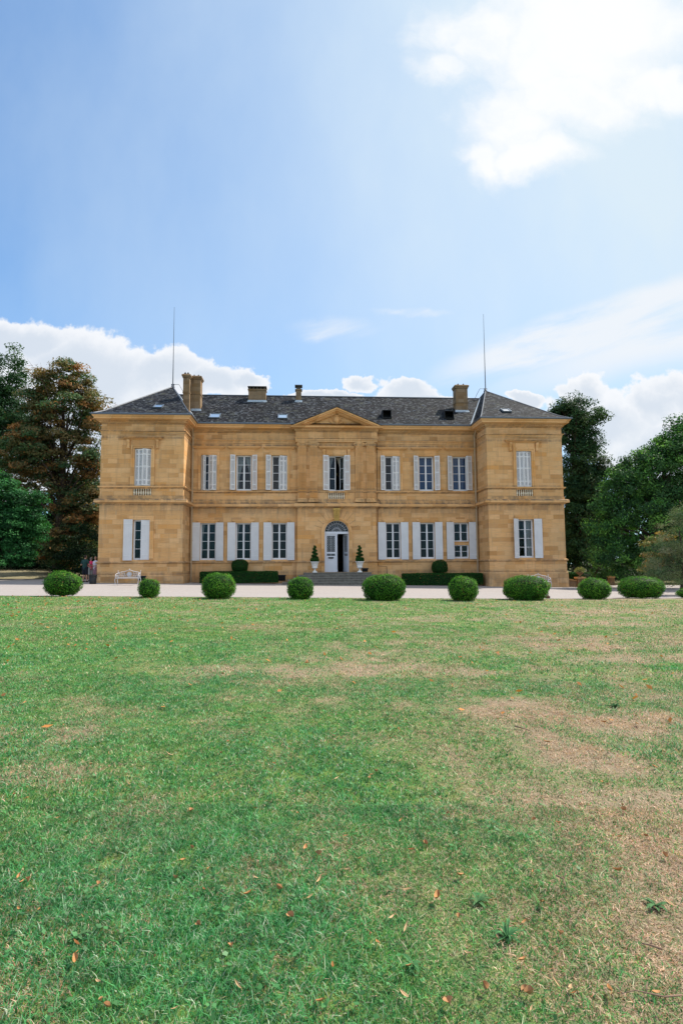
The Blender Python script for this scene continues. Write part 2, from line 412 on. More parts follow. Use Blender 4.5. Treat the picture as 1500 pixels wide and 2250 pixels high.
def fbm(x, y, sc, seed, octv=4, g_=.5):
    out = np.zeros_like(x, dtype=float); amp = 1; tot = 0
    for o in range(octv):
        r = np.random.default_rng(seed*31+o); T = r.random((256, 256))
        X = x/sc*(2**o)+137.3; Y = y/sc*(2**o)+91.7
        xi = np.floor(X).astype(int); yi = np.floor(Y).astype(int); fx = X-xi; fy = Y-yi
        fx = fx*fx*(3-2*fx); fy = fy*fy*(3-2*fy)
        a = T[xi % 256, yi % 256]; b = T[(xi+1) % 256, yi % 256]; c = T[xi % 256, (yi+1) % 256]; d = T[(xi+1) % 256, (yi+1) % 256]
        out += amp*((a*(1-fx)+b*fx)*(1-fy)+(c*(1-fx)+d*fx)*fy); tot += amp; amp *= g_
    return out/tot
# ------------------------------------------------------------------ ground
XS = [-700, -60, -20, 20, 60, 700]
def sheet(name, ys, dz, m, xs=XS, kind='structure'):
    v = []; 
    for y in ys:
        for x in xs: v.append((x, y, gz(x)+dz))
    n = len(xs); f = [(j*n+i, j*n+i+1, (j+1)*n+i+1, (j+1)*n+i) for j in range(len(ys)-1) for i in range(n-1)]
    me = bpy.data.meshes.new(name); me.from_pydata(v, [], f); me.materials.append(m); o = bpy.data.objects.new(name, me); col.objects.link(o)
    tag(o, kind=kind); return o
m, n, out = mat('park_ground'); t = n.new('ShaderNodeTexCoord'); o_ = t.outputs['Object']
prin(n, out, n.mix(n.noise(o_, .4, 6, .6), (.03, .045, .018), (.13, .11, .05)), .95, spec=.1)
sheet('ground', [-300, 0, 60, 900], -.09, MATS['park_ground'])
# gravel
m, n, out = mat('gravel'); t = n.new('ShaderNodeTexCoord'); o_ = t.outputs['Object']
f1 = n.noise(o_, 38, 3, .7); f2 = n.noise(o_, 7, 6, .7); f3 = n.noise(o_, .5, 4, .6)
vor = n.new('ShaderNodeTexVoronoi'); n.put(vor.inputs['Vector'], o_); vor.inputs['Scale'].default_value = 30
gc = n.mix(f1, (.20, .175, .165), (.40, .37, .36)); gc = n.mix(n.m('MULTIPLY', n.step(f2, .5, .62), .4), gc, (.22, .175, .15))
gc = n.mix(n.m('MULTIPLY', n.step(f3, .45, .7), .3), gc, (.31, .275, .26))
tr = n.noise(n.v('MULTIPLY', o_, (.12, 1.6, 1)), 1.2, 5, .6); gc = n.mix(n.m('MULTIPLY', n.step(tr, .48, .62), .28), gc, (.24, .215, .20))
gc = n.mix(n.m('MULTIPLY', n.sep(vor.outputs['Color'])[0], .25), gc, (.42, .39, .375))
prin(n, out, gc, .95, 0, vor.outputs['Distance'], .5, .02, .15)
sheet('gravel_forecourt', [17.5, 30, 45.6], -.045, MATS['gravel'], [-58, -20, 20, 58])

EDGE = [gp(0, 1309), gp(370, 1311.3), gp(740, 1314), gp(1120, 1316), gp(1500, 1315)]
EX = np.array([-60]+[e[0] for e in EDGE]+[60]); EYy = np.array([EDGE[0][1]-3.0]+[e[1] for e in EDGE]+[EDGE[-1][1]+4])
def yedge(x): return np.interp(x, EX, EYy)
DRY = []
for px, py, rx, ry, a in [(735, 1468, 2.3, .45, .60), (600, 1482, 1.3, .3, .35), (900, 1475, 2.0, .5, .3), (1230, 1560, 1.5, .6, .45), (1330, 1600, 1.3, .6, .45), (1150, 1545, 1.2, .5, .3), (1400, 1700, .9, .8, .35),
        (1300, 1900, .7, .6, .35), (1420, 1820, .7, .8, .3), (1200, 2020, .35, .3, .25), (1240, 1420, 3.5, 1.6, .35), (1000, 1330, 3.2, .9, .4), (1330, 1345, 2.5, .8, .2), (100, 1600, .8, .3, .45), (300, 1375, 3.0, .5, .3), (200, 1410, 2., .35, .3),
        (600, 1350, 4, .7, .2), (240, 2080, .18, .12, .4), (1000, 2080, .3, .2, .2), (700, 1940, .3, .25, .15), (1080, 1680, .7, .4, .3), (1450, 2000, .3, .3, .2),
        (220, 1440, 3.0, 1.2, -.35), (150, 1640, 1.5, .6, -.4), (350, 1550, 1.5, .7, -.3), (120, 1850, .7, .5, -.4), (330, 1800, .9, .6, -.3), (400, 2100, .6, .4, -.3), (800, 1690, 1.0, .5, -.3), (880, 1780, .6, .4, -.3), (560, 1650, .9, .5, -.2),
        (1350, 1432, 1.5, .25, -.6), (1460, 1462, 1.2, .25, -.6), (1100, 1490, .6, .25, -.3), (1350, 1553, .15, .1, -.6), (750, 1420, 3, .6, -.2), (620, 2120, .5, .35, -.25), (950, 2200, .4, .2, -.15)]:
    x, y = gp(px, py); DRY.append((x, y, rx, ry, a))
def dry(x, y):
    base = .22+.36/(1+np.exp(-(x/np.maximum(y, 2)-.19)*9))+.22*np.clip((5.5-y)/4, 0, 1)*np.clip(x*1.2-.35, 0, 1)
    w1 = (fbm(x, y, 1.6, 5, 4)-.5)*.65+(fbm(x, y*.8, .35, 6, 4)-.5)*1.0+(fbm(x, y*1.4, 5, 9, 3)-.5)*.3
    d = base+w1
    xx = x+(fbm(x, y, .9, 12, 3)-.5)*1.3; yy = y+(fbm(x, y, .9, 13, 3)-.5)*.9
    for cx, cy, rx, ry, a in DRY: d = d+(a*.42 if a > 0 else a*.55)*np.exp(-(((xx-cx)/rx)**2+((yy-cy)/ry)**2))
    d = d+.14*np.exp(-((yedge(x)-y)/1.5)**2)
    return np.clip(d, 0, 1)
ty = np.concatenate([np.linspace(-14, 1.2, 20), 1.3*np.exp(np.linspace(0, math.log(19/1.3), 170))])
tx = np.sinh(np.linspace(-4.4, 4.4, 240))/math.sinh(4.4)*58
GX, GT = np.meshgrid(tx, (ty-ty[0])/(ty[-1]-ty[0]))
GY = -14+GT*(yedge(GX)+14)
gzv = np.vectorize(gz)
def bumpz(x, y): return (fbm(x, y, 2.2, 3, 3)-.5)*.05*np.clip((yedge(x)-y)/1.0, 0, 1)
GZ = gzv(GX)+bumpz(GX, GY)
nx_ = len(tx); ny_ = len(ty)
idx = np.arange(nx_*ny_).reshape(ny_, nx_)
fa = np.stack([idx[:-1, :-1], idx[:-1, 1:], idx[1:, 1:], idx[1:, :-1]], -1).reshape(-1, 4)
DV = dry(GX.ravel(), GY.ravel())
m, n, out = mat('lawn'); t = n.new('ShaderNodeTexCoord'); o_ = t.outputs['Object']
a = n.new('ShaderNodeAttribute'); a.attribute_name = 'col'; dr = n.sep(a.outputs['Color'])[0]
f1 = n.noise(o_, 26, 5, .75); f2 = n.noise(o_, 6, 5, .65); f0 = n.noise(n.v('MULTIPLY', o_, (1, .6, 1)), 90, 2, .6)
mk = n.m('ADD', dr, n.m('ADD', n.m('MULTIPLY', n.m('SUBTRACT', f1, .5), 1.3), n.m('MULTIPLY', n.m('SUBTRACT', f2, .5), .5)))
gr = n.mix(f0, (.012, .050, .016), (.10, .25, .065)); gr = n.mix(n.step(f2, .35, .65), gr, (.15, .22, .055)); dc = n.mix(f0, (.13, .10, .065), (.44, .35, .24))
lc = n.mix(n.step(mk, .10, .95), gr, dc)
prin(n, out, lc, .95, 0, n.m('ADD', f0, f1), .8, .03, .1)
lawn = npmesh('lawn', np.stack([GX.ravel(), GY.ravel(), GZ.ravel()], 1), fa, MATS['lawn'], None, np.stack([DV]*3, 1))
tag(lawn, kind='structure')
mb = MB()                                                          # thin steel edging between lawn and gravel
ex = np.linspace(-58, 58, 60)
for i in range(59):
    a0, b0 = ex[i], ex[i+1]; y0, y1 = yedge(a0), yedge(b0)
    mb.obox((a0, y0+.004, gz(a0)-.08), (b0-a0, y1-y0, gz(b0)-gz(a0)), (0, .02, 0), (0, 0, .085))
tag(mb.build('lawn_edging', simple('edging_steel', (.05, .035, .025), .8)), kind='structure')
# dry grass bank to the left
bx = np.linspace(-75, -20.5, 50); by = np.linspace(0, 1, 14); BX, BT = np.meshgrid(bx, by)
fy = np.interp(BX, [-75, gp(0, 1270)[0], gp(170, 1270)[0]], [gp(0, 1270)[1], gp(0, 1270)[1], gp(170, 1271)[1]+.6])+(fbm(BX, BX*0, 2, 4, 3)-.5)*.3
BY = fy+BT*22
BZ = gzv(BX)-.06+.03*(BT > 0)+BT**.8*np.clip((-21-BX)/7, 0, 1)*1.25+(fbm(BX, BY, 3, 8, 3)-.5)*.12*(BT > 0)
k = len(bx); idx = np.arange(k*len(by)).reshape(len(by), k)
fa = np.stack([idx[:-1, :-1], idx[:-1, 1:], idx[1:, 1:], idx[1:, :-1]], -1).reshape(-1, 4)
bank = npmesh('grass_bank', np.stack([BX.ravel(), BY.ravel(), BZ.ravel()], 1), fa, MATS['lawn'], None, np.full((k*len(by), 3), .72)); tag(bank, kind='structure')

# ------------------------------------------------------------------ grass blades (one object, nobody could count them)
def blades(nb, y0, y1, hh, ww, seed, fans=True):
    r = np.random.default_rng(seed)
    y = np.sqrt(r.random(nb)*(y1**2-y0**2)+y0**2)
    x = (r.random(nb)*2-1)*(.60*y+.25)
    cl = fbm(x, y, .12, seed+3, 2); keep = (y < yedge(x)-.03) & (cl+r.random(nb)*.45 > .42); x = x[keep]; y = y[keep]; nb = len(x)
    z = gzv(x)+bumpz(x, y)-.004
    d = dry(x, y)+(r.random(nb)-.5)*1.15+(fbm(x, y, .18, seed+1, 2)-.5)*.5
    isd = d > .52
    tall = fbm(x, y, .5, 21, 3)
    h = hh*(.45+.9*r.random(nb))*np.where(isd, .7, 1)*(.5+tall)
    w = ww*(.6+.8*r.random(nb))
    th = r.random(nb)*2*np.pi; lean = np.abs(r.normal(size=nb))*.7+np.where(isd, .9, .35); ld = r.random(nb)*2*np.pi
    wx = np.cos(th)*w*.5; wy = np.sin(th)*w*.5
    lx = np.cos(ld)*lean*h; ly = np.sin(ld)*lean*h
    B = np.stack([x, y, z], 1); Wv = np.stack([wx, wy, 0*wx], 1)
    M = B+np.stack([lx*.35, ly*.35, h*.62], 1); T = B+np.stack([lx, ly, h*np.where(isd, .7, .9)], 1)
    V = np.stack([B-Wv, B+Wv, M+Wv*.8, M-Wv*.8, T+Wv*.12, T-Wv*.12], 1).reshape(-1, 3)
    i = np.arange(nb)*6; f = np.stack([np.stack([i, i+1, i+2, i+3], 1), np.stack([i+3, i+2, i+4, i+5], 1)], 1).reshape(-1, 4)
    j = r.random((nb, 1)); q = r.random((nb, 1))
    G1 = np.array([.010, .085, .034]); G2 = np.array([.105, .41, .14]); G3 = np.array([.40, .50, .36])
    cg = G1*(1-j)+G2*j; cg = np.where(q > .84, G3*(.5+.7*j), cg)
    yl = np.clip((fbm(x, y, 1.1, 31, 4)-.42)*4, 0, 1)[:, None]*.35+np.clip((y[:, None]-9)/12, 0, .25); cg = cg*(1-yl)+(cg*np.array([1.9, 1.12, .75]))*yl
    D1 = np.array([.20, .135, .085]); D2 = np.array([.76, .52, .39]); D3 = np.array([.42, .20, .11])
    jj = j**1.25; cd = D1*(1-jj)+D2*jj; cd = np.where(q > .9, D3, cd)
    c = np.where(isd[:, None], cd, cg)*(.55+.9*fbm(x, y, .07*max(1, y0/4), seed+9, 2))[:, None]
    return V, f, np.repeat(c, 6, 0)
parts = [blades(230000, 1.35, 3.6, .023, .0032, 11), blades(220000, 3.6, 7.5, .025, .0048, 12), blades(160000, 7.5, 14, .030, .008, 13), blades(90000, 14, 25.5, .036, .015, 14)]
# clover and small broad leaves lying between the blades
nc = 26000; y = np.sqrt(rng.random(nc)*(9**2-1.35**2)+1.35**2); x = (rng.random(nc)*2-1)*(.6*y+.2)
kp = (dry(x, y)+rng.random(nc)*.5-.2 < .40) & (fbm(x, y, .3, 44, 3) > .47); x = x[kp]; y = y[kp]; nc = len(x)
pos = np.stack([x, y, gzv(x)+bumpz(x, y)+.012+.02*rng.random(nc)], 1)
nr = unit(np.stack([rng.normal(size=nc)*.5, rng.normal(size=nc)*.5, np.ones(nc)], 1))
lv, lf = leaf_quads(pos, nr, .014+.014*rng.random(nc), .75); lcx = np.array([.06, .19, .06])*(.6+.9*rng.random((nc, 1)))
parts.append((lv, lf, np.repeat(lcx, 4, 0)))
off = 0; V = []; Fc = []; C = []
for v_a, f_a, c_a in parts: V.append(v_a); Fc.append(f_a+off); C.append(c_a); off += len(v_a)
grass = npmesh('grass', np.concatenate(V), np.concatenate(Fc), grassm, None, np.concatenate(C))
tag(grass, 'short mown grass, green and straw coloured, covering the lawn', 'grass', kind='stuff')
del V, Fc, C, parts

# ------------------------------------------------------------------ the chateau
house = empty('chateau', HO, YAW)
tag(house, 'two-storey golden sandstone chateau with two corner pavilions, slate roof and pediment', 'chateau')
TOP = 11.22
def wall(mb, s0, s1, z0, z1, v, holes, depth=.32):
    xs = sorted({s0, s1, *[h[0] for h in holes], *[h[1] for h in holes]}); zs = sorted({z0, z1, *[h[2] for h in holes], *[h[3] for h in holes]})
    for i in range(len(xs)-1):
        for j in range(len(zs)-1):
            a, b, c, d = xs[i], xs[i+1], zs[j], zs[j+1]; mx, mz = (a+b)/2, (c+d)/2
            if any(h[0] < mx < h[1] and h[2] < mz < h[3] for h in holes): continue
            mb.poly([(a, v, c), (b, v, c), (b, v, d), (a, v, d)])
    for h in holes:
        a, b, c, d = h[:4]; q = v+(h[4] if len(h) > 4 else depth)
        mb.poly([(a, v, c), (a, q, c), (a, q, d), (a, v, d)][::-1]); mb.poly([(b, v, c), (b, q, c), (b, q, d), (b, v, d)])
        mb.poly([(a, v, c), (b, v, c), (b, q, c), (a, q, c)]); mb.poly([(a, v, d), (b, v, d), (b, q, d), (a, q, d)][::-1])
        if len(h) > 4: mb.poly([(a, q, c), (b, q, c), (b, q, d), (a, q, d)])
TH = .54
V1 = 2.4; VC = 2.05
BAYS = [-8.98, -6.53, -4.03, 4.06, 6.53, 9.0]
UZ = (6.57, 9.10); LZ = (1.68, 4.28)
BW = .555
up = {b: (b-BW, b+BW) for b in BAYS}; lo = {b: (b-BW, b+BW) for b in BAYS}
TW = {-1: (-15.64, -10.25), 1: (10.25, 15.58)}
TC = {-1: -12.92, 1: 12.84}
balu = lambda c: (c-.60, c+.60, 5.92, 6.40, .5)
for sd in (-1, 1):
    a, b = TW[sd]; c = TC[sd]; mb = MB()
    wall(mb, a, b, -.6, TOP, 0, [(c-TH, c+TH, UZ[0], UZ[1]-.03), (c-TH, c+TH, LZ[0]+.02, LZ[1]+.05), balu(c)])
    for s_ in (a, b): mb.poly([(s_, 0, -.6), (s_, 15, -.6), (s_, 15, TOP), (s_, 0, TOP)])
    mb.poly([(a, 15, -.6), (b, 15, -.6), (b, 15, TOP), (a, 15, TOP)])
    # blind relieving panel between the openings is left plain; lower plinth stands proud
    path = [(a, 15), (a, 0), (b, 0), (b, V1)] if sd < 0 else [(a, V1), (a, 0), (b, 0), (b, 15)]
    o = mb.build('pavilion_wall', stone, house)
    pl = MB(); pl.sweep(path, [(-.02, -.6), (.09, -.6), (.09, .68), (.06, .74), (-.02, .76)]); pl.sweep(path, [(-.02, .77), (.03, .77), (.03, 1.46), (.11, 1.50), (.11, 1.58), (.02, 1.62), (-.02, 1.62)]); pl.build('plinth', stone, house)
    sc = MB(); sc.sweep(path, [(-.02, 5.34), (.05, 5.36), (.09, 5.42), (.28, 5.46), (.28, 5.62), (.22, 5.68), (.05, 5.71), (.05, 5.88), (-.02, 5.89)]); sc.build('string_course', trim, house)
    sc = MB(); sc.sweep(path, [(-.02, 6.41), (.05, 6.42), (.13, 6.49), (.13, 6.55), (-.02, 6.57)]); sc.build('sill_band', trim, house)
    ar = MB(); ar.sweep(path, [(-.02, 10.02), (.03, 10.03), (.03, 10.12), (.05, 10.13), (.06, 10.20), (.13, 10.22), (.13, 10.27), (-.02, 10.29)]); ar.build('architrave', trim, house)
CORN = [(-.02, 10.72), (.06, 10.74), (.06, 10.80), (.12, 10.80), (.12, 10.92), (.20, 10.93), (.23, 10.97), (.40, 10.99), (.40, 11.08), (.45, 11.12), (.50, 11.19), (.50, TOP), (-.05, TOP)]
def dentils(mb, p0, p1, off=.12, z0=10.815, z1=10.905, pitch=.165, w=.09, d=.07):
    p0 = Vector(p0); p1 = Vector(p1); L = (p1-p0).length; e = (p1-p0)/L; nn = Vector((e.y, -e.x)); k = int(L/pitch)
    for i in range(k):
        q = p0+e*((i+.5)*L/k-w/2)+nn*(off-.003); mb.obox((q.x, q.y, z0), (e.x*w, e.y*w, 0), (nn.x*d, nn.y*d, 0), (0, 0, z1-z0))
def gutter(path, z=TOP):
    gm = MB(); gm.sweep(path, [(.40, z+.004), (.54, z+.004), (.58, z+.05), (.58, z+.10), (.50, z+.115), (.40, z+.10)]); return gm.build('gutter', zinc, house)
for sd in (-1, 1):
    a, b = TW[sd]; path = [(a, 15), (a, 0), (b, 0), (b, V1)] if sd < 0 else [(a, V1), (a, 0), (b, 0), (b, 15)]
    cm = MB(); cm.sweep(path, CORN)
    for i in range(3):
        p0, p1 = path[i], path[i+1]; dentils(cm, p0, p1)
    cm.build('cornice', trim, house)
    gutter(path)
# main range
i0, i1 = TW[-1][1], TW[1][0]
for a, b, sel in ((i0, -2.75, BAYS[:3]), (2.80, i1, BAYS[3:])):
    mb = MB(); wall(mb, a, b, -.6, TOP, V1, [(*up[q], *UZ) for q in sel]+[(*lo[q], *LZ) for q in sel])
    mb.build('facade_wall', stone, house)
mb = MB(); mb.poly([(i0, 15, -.6), (i1, 15, -.6), (i1, 15, TOP), (i0, 15, TOP)]); mb.build('rear_wall', stone, house)
for a, b in ((i0, -2.74), (2.79, i1)):
    p = [(a, V1), (b, V1)]
    q = MB(); q.sweep(p, [(-.02, -.6), (.05, -.6), (.05, 1.44), (.13, 1.48), (.13, 1.56), (.03, 1.60), (-.02, 1.60)]); q.build('plinth', stone, house)
    q = MB(); q.sweep(p, [(-.02, 5.30), (.04, 5.31), (.08, 5.37), (.27, 5.40), (.27, 5.54), (.22, 5.60), (.04, 5.64), (.04, 5.82), (-.02, 5.83)]); q.build('string_course', trim, house)
    q = MB(); q.sweep(p, [(-.02, 6.38), (.04, 6.39), (.12, 6.45), (.12, 6.52), (-.02, 6.55)]); q.build('sill_band', trim, house)
    q = MB(); q.sweep(p, [(-.02, 9.96), (.03, 9.97), (.03, 10.06), (.05, 10.07), (.06, 10.14), (.13, 10.16), (.13, 10.21), (-.02, 10.23)]); q.build('architrave', trim, house)
    q = MB(); q.sweep(p, CORN); dentils(q, *p); q.build('cornice', trim, house)
    gutter(p)
# central bay with arched doorway
DW = .875; DZ = .78; SPR = 3.55; AR = .875; CS0, CS1 = -2.75, 2.80
mb = MB()
ztop = SPR+AR+.1
wall(mb, CS0, CS1, -.6, TOP, VC, [(-DW, DW, DZ, ztop, 0.30), (-.57, .59, 6.52, 9.04), balu(0)])
mb.f = [f for f in mb.f]                                           # (the deep back face of the door hole is removed below)
def keepf(f):
    c = [sum(mb.v[i][k] for i in f)/len(f) for k in range(3)]
    return not (abs(c[0]) < DW-.01 and c[1] > VC+.29 and DZ < c[2] < ztop) and not (abs(c[0]) < DW-.01 and abs(c[2]-ztop) < 1e-4 and c[1] < VC+.3)
mb.f = [f for f in mb.f if keepf(f)]
NA = 24
arc = [(math.cos(math.pi*i/NA)*AR, SPR+math.sin(math.pi*i/NA)*AR) for i in range(NA+1)]
for i in range(NA):                                                 # spandrels + intrados
    (x0, z0), (x1, z1) = arc[i], arc[i+1]
    mb.poly([(x1, VC, z1), (x0, VC, z0), (x0, VC, ztop), (x1, VC, ztop)][::-1] if True else [])
    mb.poly([(x0, VC, z0), (x1, VC, z1), (x1, VC+.3, z1), (x0, VC+.3, z0)])
for s_ in (CS0, CS1): mb.poly([(s_, VC, -.6), (s_, V1+.1, -.6), (s_, V1+.1, TOP), (s_, VC, TOP)])
mb.build('central_bay_wall', stone, house)
pc = [(CS0, V1-.001), (CS0, VC), (CS1, VC), (CS1, V1-.001)]
for pth in ([(CS0, V1-.001), (CS0, VC), (-DW-.02, VC)], [(DW+.02, VC), (CS1, VC), (CS1, V1-.001)]):
    q = MB(); q.sweep(pth, [(-.02, -.6), (.05, -.6), (.05, 1.44), (.12, 1.48), (.12, 1.56), (.03, 1.60), (-.02, 1.60)]); q.build('plinth', stone, house)
q = MB(); q.sweep(pc, [(-.02, 5.27), (.05, 5.28), (.09, 5.34), (.24, 5.38), (.24, 5.55), (.20, 5.60), (.04, 5.66), (.04, 5.70), (-.02, 5.70)]); q.build('string_course', trim, house)
q = MB(); q.sweep(pc, [(-.02, 6.38), (.03, 6.39), (.06, 6.46), (.06, 6.50), (-.02, 6.51)]); q.build('sill_band', trim, house)
q = MB(); q.sweep(pc, [(-.02, 10.0), (.13, 10.0), (.13, 10.12), (.16, 10.13), (.16, 10.24), (.20, 10.26), (.20, 10.32), (.13, 10.34), (.13, 10.74), (-.02, 10.74)]); q.build('entablature', trim, house)
q = MB(); c2 = [(o+.10 if o > 0 else o, z if z < 11.05 else min(z, 11.10)) for o, z in CORN]
q.sweep(pc, [(-.02, 10.735), (.16, 10.745), (.16, 10.80), (.22, 10.80), (.22, 10.92), (.30, 10.93), (.34, 10.96), (.50, 10.98), (.50, 11.06), (.54, 11.09), (-.02, 11.10)]); dentils(q, pc[1], pc[2], .22); q.build('cornice', trim, house)
# raised voussoir lines and archivolt round the door
q = MB()
for i in range(NA):
    a0, a1 = math.pi*i/NA, math.pi*(i+1)/NA
    for r0, r1, d in ((AR-.02, AR+.09, .06), (AR+.09, AR+.20, .12)):
        p = [(math.cos(a)*r, SPR+math.sin(a)*r) for a, r in ((a0, r0), (a1, r0), (a1, r1), (a0, r1))]
        q.prism(p[::-1], VC-d, VC+.01)
for sgn in (-1, 1):
    for r0, r1, d in ((AR-.02, AR+.09, .06), (AR+.09, AR+.20, .12)):
        x0, x1 = sorted((sgn*r0, sgn*r1)); q.box(x0, x1, VC-d, VC+.01, DZ, SPR)
archo = q.build('archivolt', trim, house)
simple('joint_dark', (.20, .13, .07), .9)  # plain dark colour of the arch joint lines
for ang_ in (18, 34, 50, 64, 77, 103, 116, 130, 146, 162):
    a0 = R_(ang_); r0, r1 = AR+.22, AR+(.95 if 45 < ang_ < 135 else .75)
    if 60 < ang_ < 120: r1 = AR+.80
    d = Vector((math.cos(a0), math.sin(a0))); pn = Vector((-d.y, d.x))*.009
    p = [(d.x*r0+pn.x, SPR+d.y*r0+pn.y), (d.x*r0-pn.x, SPR+d.y*r0-pn.y), (d.x*r1-pn.x, SPR+d.y*r1-pn.y), (d.x*r1+pn.x, SPR+d.y*r1+pn.y)]
    q = MB(); q.prism(p, VC-.004, VC+.01); q.build('voussoir_joint', MATS['joint_dark'], archo)
q = MB(); q.prism([(-.17, SPR+AR-.04), (.17, SPR+AR-.04), (.24, 5.27), (-.24, 5.27)][::-1][::-1], VC-.16, VC+.01); q.prism([(-.26, 5.14), (.26, 5.14), (.26, 5.26), (-.26, 5.26)], VC-.20, VC-.10)
for z in np.linspace(4.52, 5.05, 5): q.obox((-.12, VC-.20, z), (.24, 0, 0), (0, .06, 0), (0, 0, .06))
q.tube([(-.10, VC-.19, 5.07), (-.10, VC-.19, 4.60)], [.05, .02]); q.tube([(.10, VC-.19, 5.07), (.10, VC-.19, 4.60)], [.05, .02]); q.build('keystone', simple('gilded_stone', (.52, .34, .10), .8, 0, .4, 9, .2, .5), house)

# pilasters
for a, b in ((-2.66, -2.14), (-1.87, -1.35), (1.37, 1.89), (2.18, 2.70)):
    w = b-a; v0 = VC-.10; q = MB()
    q.box(a, b, v0, VC+.01, 5.98, 9.72)
    nf = 7; fw = w/(nf*2-1)
    for i in range(nf):
        q.box(a+i*2*fw+.002, a+(i*2+1)*fw-.002, v0-.05, v0+.002, 6.02, 9.68)
    o = q.build('pilaster', trim, house)
    q = MB(); q.box(a-.03, b+.03, v0-.05, VC+.01, 9.88, 10.0); q.box(a, b, v0-.02, VC+.01, 9.72, 9.88)
    for cx in (a-.02, b+.02):
        for rr, dd in ((.13, .05), (.085, .075), (.04, .10)):
            pts = [(cx+rr*math.cos(2*math.pi*k/14), 9.84+rr*math.sin(2*math.pi*k/14)) for k in range(14)]
            q.prism(pts, v0-dd, VC)
    q.build('capital', trim, o)
    q = MB(); q.box(a-.10, b+.10, v0-.12, VC+.01, 5.70, 5.82); q.box(a-.06, b+.06, v0-.08, VC+.01, 5.82, 5.90); q.box(a-.03, b+.03, v0-.05, VC+.01, 5.90, 5.98); q.build('base', trim, o)
# pediment
PA, PB, PH = -3.12, 3.20, 12.42; PM = (PA+PB)/2; PV = VC-.50
q = MB(); q.prism([(PA+.25, 11.09), (PB-.25, 11.09), (PM, PH-.12)], VC-.05, VC+.4)
pedo = q.build('pediment', stone, house)
q = MB()
for sg, xe in ((-1, PA), (1, PB)):
    d = Vector((PM-xe, PH-11.10)); L = d.length; d /= L; nn = Vector((-d.y, d.x))*(1 if sg < 0 else -1)
    if nn.y < 0: nn = -nn
    def rak(t0, t1, v0):
        A = Vector((xe, 11.10)); B = Vector((PM, PH))
        pts = [A-nn*t1, A-nn*t0, B-Vector((0, t0/nn.y)), B-Vector((0, t1/nn.y))]
        # keep the lower end level with the horizontal cornice
        pts[0] = A+Vector(((t1/nn.y)/(d.y/abs(d.x))*(1 if sg < 0 else -1), 0)); pts[1] = A+Vector(((t0/nn.y)/(d.y/abs(d.x))*(1 if sg < 0 else -1), 0))
        pp = [(p.x, p.y) for p in pts]
        q.prism(pp if sg > 0 else pp[::-1], v0, VC+.3)
    rak(0, .10, PV); rak(.10, .20, PV+.08); rak(.20, .28, VC-.26); rak(.28, .345, VC-.12)
    k = 30
    for i in range(3, k-1):
        c = Vector((xe, 11.10)).lerp(Vector((PM, PH)), (i+.5)/k)-Vector((0, .36/nn.y))
        if c.y < 11.14: continue
        q.obox((c.x-.045, VC-.22, c.y), (.085, 0, 0), (0, .14, 0), (0, 0, .09))
q.build('raking_cornice', trim, pedo)
q = MB()                                                            # carved shield with crown and leaf sprays
cz = 11.58
sh = [(.20*math.cos(t)*(1 if math.sin(t) > 0 else .9), cz+.24*math.sin(t)) for t in [2*math.pi*k/18 for k in range(18)]]
q.prism([(PM+x, z) for x, z in sh], VC-.18, VC-.04)
for rr, vv in ((.15, .24), (.09, .28)): q.prism([(PM+rr*math.cos(2*math.pi*k/14), cz+rr*1.15*math.sin(2*math.pi*k/14)) for k in range(14)], VC-vv, VC-.1)
q.tube([(PM+.24*math.cos(t), VC-.12, cz+.28*math.sin(t)) for t in [2*math.pi*k/20 for k in range(21)]], .03, 5)
for k in range(5): q.tube([(PM-.13+.065*k, VC-.12, cz+.30), (PM-.17+.085*k, VC-.13, cz+.43)], [.03, .02], 5)
for sg in (-1, 1):
    q.tube([(PM+sg*.2, VC-.10, cz-.26), (PM+sg*.42, VC-.11, cz-.12), (PM+sg*.50, VC-.10, cz+.08)], [.03, .03, .015], 5)
    q.tube([(PM+sg*.22, VC-.10, cz+.1), (PM+sg*.42, VC-.10, cz+.30)], [.035, .02], 5)
    for k in range(6):
        bx_, bz_ = PM+sg*(.22+.05*k), cz-.26+.05*k; q.tube([(bx_, VC-.11, bz_), (bx_+sg*.12, VC-.12, bz_-.05)], [.025, .008], 4); q.tube([(bx_, VC-.11, bz_), (bx_+sg*.01, VC-.12, bz_+.12)], [.025, .008], 4)
q.build('carved_crest', trim, pedo)

# ------------------------------------------------------------------ windows
GV = .20                                                            # how deep the joinery sits
def leafframe(mb, p0, p1, z0, z1, rows=4, st=.055, th=.045, mun=.03, pane=None, cols=1):
    p0 = Vector((*p0, 0)); p1 = Vector((*p1, 0)); e = (p1-p0); L = e.length; e /= L; nn = Vector((-e.y, e.x, 0))
    def bar(s0, s1, a, b, t=th, off=0): mb.obox(p0+e*s0+nn*off+Vector((0, 0, a)), e*(s1-s0), nn*t, Vector((0, 0, b-a)))
    bar(0, st, z0, z1); bar(L-st, L, z0, z1); bar(st, L-st, z0, z0+st*1.3); bar(st, L-st, z1-st, z1)
    H = z1-z0-st*2.3; 
    for i in range(1, rows): z = z0+st*1.3+H*i/rows; bar(st, L-st, z-mun/2, z+mun/2, th*.6, th*.2)
    if pane is not None: pane.obox(p0+e*st+nn*(th*.45)+Vector((0, 0, z0+st)), e*(L-2*st), nn*.006, Vector((0, 0, z1-z0-2*st)))
